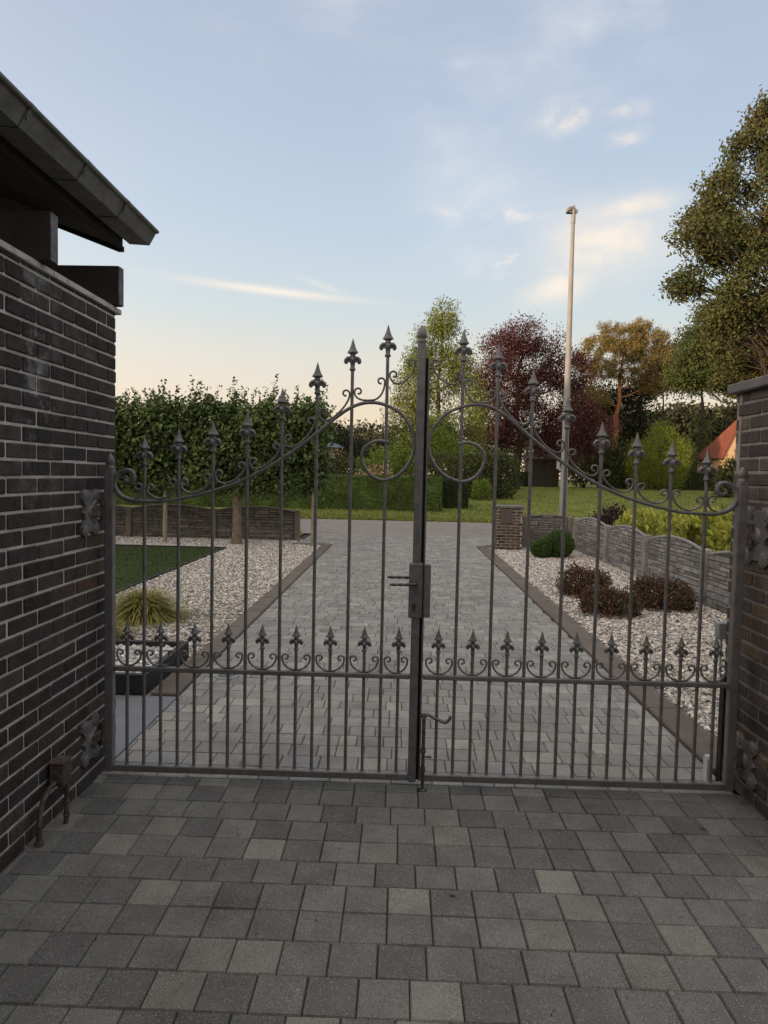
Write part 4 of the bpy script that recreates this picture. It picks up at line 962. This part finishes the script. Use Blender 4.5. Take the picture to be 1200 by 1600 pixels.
tree('slender_tree', 'leaning orange barked tree rising behind the red roofed house', 'tree', (37.4,70,gz(70)-.1), 12.6, .24, [(35.2,70,12.4,1.9,1.4,1.4,140),(33.6,70,11.0,1.4,1.2,1.0,90),(37.4,70,13.6,1.9,1.3,1.4,120)], .22, M['l_oak'], M['bark_pine'], per=12, spread=.4, seed=80, thr=-.1, sub=6, group='slender trees before the distant wood', first=.5)
bam = [(19.9,55,3.2,1.2,1.2,1.8,330),(21.5,55,4.4,1.3,1.3,2.0,420),(22.9,55,3.7,.9,1.2,1.6,260),(20.7,55,2.2,1.4,1.2,1.2,280),(22.4,55,2.2,1.2,1.2,1.2,260)]
bush('bamboo_clump', 'bright yellow green bamboo clump left of the red roofed house', 'bamboo', (22.6,55,gz(55)-.1), [b[:6] for b in bam], .20, M['l_bamboo'], M['bark_dark'], 1900, 81, aspect=.22, spread=.25, per=11, up=1.1, thr=-.3, nsc=.9)
def house():
    xw, y0, y1, ez, zb = 27.5, 56.6, 62.0, 3.9, gz(57)-.3
    root = empty('house', 'peach brick house with a steep orange red tiled roof', 'house', (xw,y0,zb))
    xe, xr, rz = 30.9, 29.0, 7.7
    mb = MB(); mb.box((xw,y0,zb),(xe,y1,ez)); mb.prism([(ez-.01,xw+.05),(ez-.01,xe-.05),(rz-.25,xr)], 1, y0, y0+.3)
    mb.build('wall', M['wall_peach'], root)
    mb = MB()
    def tri(*P, t=.15):
        P = [Vector(p) for p in P]; n = (P[1]-P[0]).cross(P[2]-P[0]).normalized()*t; k = len(P)
        mb.add(P+[p-n for p in P], [tuple(range(k)), tuple(range(k,2*k))[::-1]]+[(i,k+i,k+(i+1)%k,(i+1)%k) for i in range(k)])
    A, B, C, D, R = (xw-.3,y1+.3,ez-.2),(xw-.3,y0-.12,ez-.2),(xe+.3,y0-.12,ez-.2),(xe+.3,y1+.3,ez-.2),(xr,y0-.12,rz)
    tri(A,B,R); tri(C,D,R); tri(D,A,R); mb.build('roof', M['roof_red'], root)
    mb = MB(); mb.box((xw-.38,y0-.1,ez-.28),(xw-.28,y1+.3,ez-.18)); mb.build('eaves_gutter', M['bark_dark'], root)
    mb = MB(); mb.box((xr-.5,y0-.05,2.2),(xr+.5,y0-.002,3.4)); mb.build('window', M['iron_dark'], root)
house()
hedge('garden_hedge', 'long dark hedge at the far edge of the lawn', 17.6, 33, 58.2, 59.4, gz(58)-.1, 2.45, .14, M['l_hedge_dk'], 16000, 63)
hedge('garden_hedge', 'low dark hedge under the copper beech', 9.2, 11.0, 58, 59, gz(58)-.1, 2.2, .14, M['l_hedge_dk'], 2500, 64)
bush('broadleaf_shrub', 'mid green shrub close to the brick pier on the lawn', 'shrub', (21.2,42,gz(42)-.1), [(21.3,42,1.9,.75,.9,1.1),(22.5,42,2.3,1.1,1.1,1.4),(21.0,42,1.5,.7,.8,.9)], .19, M['l_linden'], M['bark_dark'], 620, 82, spread=.2, per=9, thr=-.3, nsc=.9)
bush('broadleaf_shrub', 'dark olive shrub at the lawn edge under the pine', 'shrub', (16.4,57,gz(57)-.1), [(15.4,57,3.0,1.6,1.2,1.9),(17.2,57,3.6,1.6,1.2,2.2),(18.6,57,2.4,1.3,1.1,1.4)], .2, M['l_rhodo'], M['bark_dark'], 900, 83, spread=.26, per=9, thr=-.3, nsc=.9)
bush('broadleaf_shrub', 'green shrub left of the bright bamboo clump', 'shrub', (18.9,56.5,gz(56)-.1), [(18.6,56.5,2.6,1.3,1.1,1.8),(19.4,56.5,3.2,1.0,1.0,1.6)], .2, M['l_linden'], M['bark_dark'], 620, 84, spread=.24, per=9, thr=-.3, nsc=.9)
bush('rhododendron', 'large dark rhododendron beside the low hedge end', 'shrub', (5.4,36,gz(36)-.1), [(4.7,36,1.9,1.1,1.1,1.5),(5.6,36,1.7,1.0,1.0,1.4),(3.6,36,1.7,1.0,1.0,1.2),(2.4,36.5,1.8,1.1,1.0,1.1)], .15, M['l_rhodo'], M['bark_dark'], 1250, 85, spread=.16, per=9, thr=-.35, nsc=1.1)
bush('low_shrub', 'small yellow green shrub in front of the rhododendron', 'shrub', (4.35,34.6,gz(34)-.05), [(4.3,34.6,.85,.55,.5,.65)], .09, M['l_willow'], M['bark_dark'], 320, 86, spread=.09, per=9)
bush('flowering_shrub', 'pink flowering shrub behind the middle of the clipped hedge', 'shrub', (-1.6,35,gz(35)-.05), [(-2.2,35,1.55,.6,.5,.5),(-1.3,35,1.75,.55,.5,.5)], .13, M['l_pink'], M['bark_dark'], 70, 87, 'pink flowering shrubs', spread=.12, per=6, thr=-.2)
bush('flowering_shrub', 'tall pale pink flowering shrub close to the blue grey parasol', 'shrub', (-4.4,38,gz(38)-.05), [(-4.2,38,2.7,.55,.5,.4)], .10, M['l_pink'], M['bark_dark'], 26, 88, 'pink flowering shrubs', spread=.14, per=6, thr=-.2)
bush('broadleaf_shrub', 'green garden shrub below the blue grey parasol', 'shrub', (-3.9,37,gz(37)-.05), [(-3.7,37,1.6,1.1,.8,1.1),(-5.2,37,1.5,1.0,.8,1.3)], .14, M['l_rhodo'], M['bark_dark'], 620, 89, spread=.16, per=9)
tree('round_tree', 'dark green tree over the clipped hedge left of the loose tree', 'tree', (-5.5,50,gz(50)-.1), 4.4, .15, [(-5.8,50,4.2,1.8,1.5,1.4,230),(-7.6,50,4.0,1.8,1.5,1.6,220),(-4.0,50,3.2,1.4,1.3,1.1,180),(-9.4,50,3.6,1.8,1.5,1.6,200)], .2, M['l_dark'], M['bark_dark'], per=13, spread=.3, seed=90, thr=-.25, sub=5)
# a far-off wood that reads as one mass
rng = np.random.default_rng(91); Ps = []
for (xa, xb, y, h0, h1, n) in ((-60,2,95,5.2,6.8,9500),(-30,60,120,8.,10.5,8000),(22,62,82,7.5,10.5,11000)):
    x = xa+(xb-xa)*rng.random(n); t = np.array([noise.noise((a*.16,y*.1,3.)) for a in x])+.5*np.array([noise.noise((a*.6,y*.1,3.)) for a in x])
    top = h0+(h1-h0)*(t+1)/2; zz = gz(y)+top*rng.random(n)**.6; yy = y+rng.normal(size=n)*1.5
    Ps.append(np.stack([x,yy,zz],1))
P = np.concatenate(Ps); P = np.repeat(P, 3, 0)+rng.normal(size=(3*len(P),3))*.45
leaves('distant_wood', P, .62, M['l_far'], out=np.tile((0,-.5,.2),(len(P),1)), rng=rng, label='distant wood along the horizon behind the gardens', cat='wood', kind='stuff', origin=(0,95,0))
# garden odds and ends seen over the hedge
pa = empty('parasol', 'small blue grey parasol above the shrubs behind the hedge', 'parasol', (-5.1,45,gz(45)))
mb = MB(); mb.lathe((-5.1,45,3.48), [(.95,0),(.93,.03),(.5,.22),(.06,.36),(.02,.42)], 10); mb.lathe((-5.1,45,3.475),[(.9,0),(.3,.003)],10); mb.build('canopy', M['cloth_blue'], pa)
mb = MB(); mb.tube([(-5.1,45,gz(45)),(-5.1,45,3.5)], .03, 8); mb.build('pole', M['lamp_metal'], pa)
fl = empty('garden_banner', 'small white and navy blue banner behind the clipped hedge', 'banner', (-4.72,40,gz(40)))
mb = MB(); mb.tube([(-4.58,40,gz(40)),(-4.58,40,2.15)], .025, 8); mb.lathe((-4.58,40,2.14), [(.03,0),(.07,.05),(.07,.1),(.02,.14)], 8); mb.build('pole', M['plastic_white'], fl)
mb = MB(); n = 8
for i in range(n):
    a, b = -4.95+.36*i/n, -4.95+.36*(i+1)/n; f = lambda q: .03*math.sin(q*22)
    for (z0,z1,cur) in ((.9,1.5,0),(1.5,1.72,1 if i < 5 else 0),(1.72,2.0,0 if i < 3 else 1)):
        mb.cur = cur; mb.prism([(z0,a),(z0,b),(z1,b),(z1,a)], 1, 40+f((a+b)/2), 40.012+f((a+b)/2))
mb.build('cloth', [M['cloth_white'], M['cloth_navy']], fl)
mb = MB()
mb.tube([(19.2,56.0,gz(56)-.1),(19.2,56.0,1.62)], .14, 10); mb.build('log_post', M['log'], label='pale cut log post standing left of the other by the lawn hedge', cat='log post', group='pale cut log posts at the lawn edge')
mb = MB(); mb.tube([(20.5,56.0,gz(56)-.1),(20.5,56.0,1.68)], .16, 10); mb.build('log_post', M['log'], label='thicker pale cut log post standing nearest the bamboo clump', cat='log post', group='pale cut log posts at the lawn edge')

# unseen house behind the camera and tall western hedge, added to shade the drive
hb = empty('house', 'unseen dark brick house added behind the driveway to shade the foreground', 'house', (-3,-9,0))
mb = MB(); mb.box((-16,-14.5,0),(9,-6.9,2.9)); mb.build('wall', M['wall_house'], hb)
mb = MB(); mb.prism([(-15,2.9),(-5.6,2.9),(-5.6,3.05),(-10.6,5.4),(-15,3.05)], 0, -16.3, 9.3); mb.build('roof', M['tile'], hb)
bush('broadleaf_shrub', 'olive green bush filling the gap between bamboo and red roofed house', 'shrub', (25.2,59,gz(59)-.1), [(24.6,59.5,2.2,.9,.9,1.6),(25.6,60,3.0,.9,.9,1.9)], .2, M['l_rhodo'], M['bark_dark'], 420, 92, spread=.24, per=9, thr=-.3, nsc=.9)
hedge('shade_hedge', 'unseen very tall dark hedge added in the west to shade the gardens', -36, -33, -40, 62, 0, 8.5, .5, M['l_hedge_dk'], 9000, 65, cat='shade hedge')  # out of view, added to block the low sun

# ================================================================== LIGHT, SKY, CAMERA
SUN_EL, SUN_AZ = math.radians(4.5), math.radians(52)      # light travels towards +x, +y
d = Vector((math.sin(SUN_AZ)*math.cos(SUN_EL), math.cos(SUN_AZ)*math.cos(SUN_EL), -math.sin(SUN_EL)))
sl = bpy.data.lights.new('sun', 'SUN'); sl.energy = 4.8; sl.angle = math.radians(.6); sl.color = (1,.70,.42)
so = bpy.data.objects.new('sun', sl); so.rotation_euler = d.to_track_quat('-Z','Y').to_euler(); so.location = (-20,-10,20); COL.objects.link(so)

W = bpy.data.worlds.new('World'); scene.world = W; W.use_nodes = True
N, L = W.node_tree.nodes, W.node_tree.links
bg = N['Background']
sky = N.new('ShaderNodeTexSky'); sky.sky_type = 'NISHITA'; sky.sun_disc = False
sky.sun_elevation = SUN_EL; sky.sun_rotation = math.radians(180+52); sky.air_density = 1.; sky.dust_density = 1.5; sky.ozone_density = 1.5
tc = N.new('ShaderNodeTexCoord'); sep = N.new('ShaderNodeSeparateXYZ'); L.new(tc.outputs['Generated'], sep.inputs[0])
def mth(op, a, b=None, c=None):
    n = N.new('ShaderNodeMath'); n.operation = op
    for i, v in enumerate((a,b,c)):
        if v is None: continue
        if isinstance(v, (int,float)): n.inputs[i].default_value = v
        else: L.new(v, n.inputs[i])
    return n.outputs[0]
def mixc(fac, a, b, kind='MIX'):
    x = N.new('ShaderNodeMix'); x.data_type = 'RGBA'; x.blend_type = kind
    if isinstance(fac, (int,float)): x.inputs['Factor'].default_value = fac
    else: L.new(fac, x.inputs['Factor'])
    for k, s in ((6,a),(7,b)):
        if isinstance(s, tuple): x.inputs[k].default_value = (*s,1)
        else: L.new(s, x.inputs[k])
    return x.outputs[2]
EL = mth('MULTIPLY', mth('ARCSINE', sep.outputs[2]), 180/PI)
AZ = mth('MULTIPLY', mth('ARCTAN2', sep.outputs[0], sep.outputs[1]), 180/PI)
SKY_K = .10
# evening colours by height, unseen zenith brightened to light the ground, in the units of the physical sky
ramp = N.new('ShaderNodeValToRGB'); cr = ramp.color_ramp
L.new(mth('DIVIDE', mth('MAXIMUM', EL, 0), 90), ramp.inputs[0])
stops = [(0,(.95,.72,.49)),(3.5,(.93,.745,.53)),(6.5,(.88,.775,.64)),(9.5,(.80,.78,.71)),(13,(.67,.755,.785)),(19,(.57,.685,.81)),(27,(.50,.60,.76)),(35,(.46,.545,.70)),(48,(1.0,.97,.93)),(62,(1.55,1.42,1.27)),(90,(1.6,1.46,1.3))]
cr.elements[0].position = 0; cr.elements[0].color = (*stops[0][1],1); cr.elements[1].position = 1; cr.elements[1].color = (*stops[-1][1],1)
for e, c in stops[1:-1]:
    s = cr.elements.new(e/90); s.color = (*c,1)
sc = N.new('ShaderNodeVectorMath'); sc.operation = 'SCALE'; L.new(ramp.outputs[0], sc.inputs[0]); sc.inputs['Scale'].default_value = 1/SKY_K
col = mixc(.82, sky.outputs[0], sc.outputs[0])
# thin clouds
def cloudnoise(sx, sy, sc_, lo, hi, det=6, ro=.62, off=0.):
    cmb = N.new('ShaderNodeCombineXYZ'); L.new(mth('MULTIPLY', AZ, sx), cmb.inputs[0]); L.new(mth('MULTIPLY', EL, sy), cmb.inputs[1]); cmb.inputs[2].default_value = off
    n = N.new('ShaderNodeTexNoise'); n.inputs['Scale'].default_value = sc_; n.inputs['Detail'].default_value = det; n.inputs['Roughness'].default_value = ro; n.inputs['Distortion'].default_value = .3
    L.new(cmb.outputs[0], n.inputs['Vector'])
    r = N.new('ShaderNodeMapRange'); r.inputs[1].default_value = lo; r.inputs[2].default_value = hi; r.clamp = True; r.interpolation_type = 'SMOOTHSTEP'; L.new(n.outputs[0], r.inputs[0]); return r.outputs[0]
def gauss(az, el, sa, se, rot=0.):
    da, de = mth('SUBTRACT', AZ, az), mth('SUBTRACT', EL, el); c, s = math.cos(rot), math.sin(rot)
    u = mth('ADD', mth('MULTIPLY', da, c/sa), mth('MULTIPLY', de, s/sa)); v = mth('SUBTRACT', mth('MULTIPLY', de, c/se), mth('MULTIPLY', da, s/se))
    return mth('POWER', 2.718, mth('MULTIPLY', mth('ADD', mth('MULTIPLY', u, u), mth('MULTIPLY', v, v)), -1.))
def wmax(*a):
    r = a[0]
    for b in a[1:]: r = mth('MAXIMUM', r, b)
    return r
n1 = cloudnoise(.10,.16,1.,.25,.60); n2 = cloudnoise(.28,.5,1.,.38,.66, off=4.); n3 = cloudnoise(.05,.11,1.,.42,.78, off=9.)
CL = []
CL.append(mth('MULTIPLY', wmax(gauss(15.5,17.8,5.0,2.6,.10), gauss(12.6,14.9,3.0,1.2,.3), gauss(17.5,20.0,3.4,.9,.12)), mth('ADD', mth('MULTIPLY', mth('MULTIPLY', n1, mth('ADD', mth('MULTIPLY', n2, .5), .5)), .85), .32)))     # soft bright bank beside the lamp
CL.append(mth('MULTIPLY', wmax(gauss(7.2,20.2,4.2,.45,-.05), gauss(8.5,16.6,2.6,.8,.1)), n2))                                                            # band leading into it
CL.append(mth('MULTIPLY', wmax(gauss(12.2,26.3,2.0,1.0,.1), gauss(16.6,26.2,1.5,.5,.0), gauss(16.8,24.6,1.2,.55,.1)), mth('ADD', mth('MULTIPLY', n2, .8), .2)))                              # small puffs
CL.append(mth('MULTIPLY', wmax(gauss(-10.8,14.3,6.2,.30,-.055), mth('MULTIPLY', gauss(-6.8,14.9,2.2,.25,-.30), .35)), .9))                              # vapour streak
veil = mth('MULTIPLY', mth('MULTIPLY', mth('MULTIPLY', n3, mth('ADD', mth('MULTIPLY', n1, .6), .4)), .62), mth('MULTIPLY', mth('MINIMUM', wmax(gauss(4,27,5.5,8,-.5), gauss(6,20.5,5,4,.2), gauss(18,32,14,5,.1), mth('MULTIPLY', gauss(-4,33,14,4), .7)), 1.), 1.))
cov = mth('MINIMUM', wmax(*CL), 1.)
def crange(el): pass
cc = N.new('ShaderNodeVectorMath'); cc.operation = 'SCALE'; cc.inputs[0].default_value = (.93,.82,.70); cc.inputs['Scale'].default_value = 1/SKY_K
col = mixc(mth('MULTIPLY', cov, .85), col, cc.outputs[0])
cv = N.new('ShaderNodeVectorMath'); cv.operation = 'SCALE'; cv.inputs[0].default_value = (.80,.79,.80); cv.inputs['Scale'].default_value = 1/SKY_K
col = mixc(veil, col, cv.outputs[0])
# the western sky round the low sun glows (out of the frame, behind and left of the photographer)
daz = mth('ABSOLUTE', mth('SUBTRACT', mth('WRAP', mth('ADD', AZ, 128), 180, -180), 0))
glow = mth('MULTIPLY', mth('POWER', 2.718, mth('MULTIPLY', mth('POWER', mth('DIVIDE', daz, 55), 2), -1.)), mth('POWER', 2.718, mth('MULTIPLY', mth('POWER', mth('DIVIDE', EL, 30), 2), -1.)))
gl_ = N.new('ShaderNodeVectorMath'); gl_.operation = 'SCALE'; gl_.inputs[0].default_value = (3.6,2.75,2.05); L.new(mth('DIVIDE', glow, SKY_K), gl_.inputs['Scale'])
ad = N.new('ShaderNodeVectorMath'); L.new(col, ad.inputs[0]); L.new(gl_.outputs[0], ad.inputs[1]); col = ad.outputs[0]
L.new(col, bg.inputs['Color']); bg.inputs['Strength'].default_value = SKY_K

cam = bpy.data.cameras.new('camera'); co = bpy.data.objects.new('camera', cam); COL.objects.link(co)
yaw, pitch, roll = -.02486004, -.05323218, .02134829
f = Vector((math.sin(yaw)*math.cos(pitch), math.cos(yaw)*math.cos(pitch), math.sin(pitch)))
r = Vector((math.cos(yaw), -math.sin(yaw), 0)); u = r.cross(f)
r2 = r*math.cos(roll)+u*math.sin(roll); u2 = -r*math.sin(roll)+u*math.cos(roll)
m3 = Matrix((r2, u2, -f)).transposed(); co.matrix_world = Matrix.Translation((-.1066,-3.5700,1.6359)) @ m3.to_4x4()
cam.sensor_fit = 'VERTICAL'; cam.sensor_height = 24.; cam.lens = 24.*1080/1600; cam.clip_start = .05; cam.clip_end = 2500
scene.camera = co
scene.view_settings.view_transform = 'Standard'; scene.view_settings.look = 'None'; scene.view_settings.exposure = .14; scene.view_settings.gamma = 1
scene.render.engine = 'CYCLES'
scene.cycles.max_bounces = 6; scene.cycles.diffuse_bounces = 3; scene.cycles.transparent_max_bounces = 8
scene.render.resolution_x = 768; scene.render.resolution_y = 1024
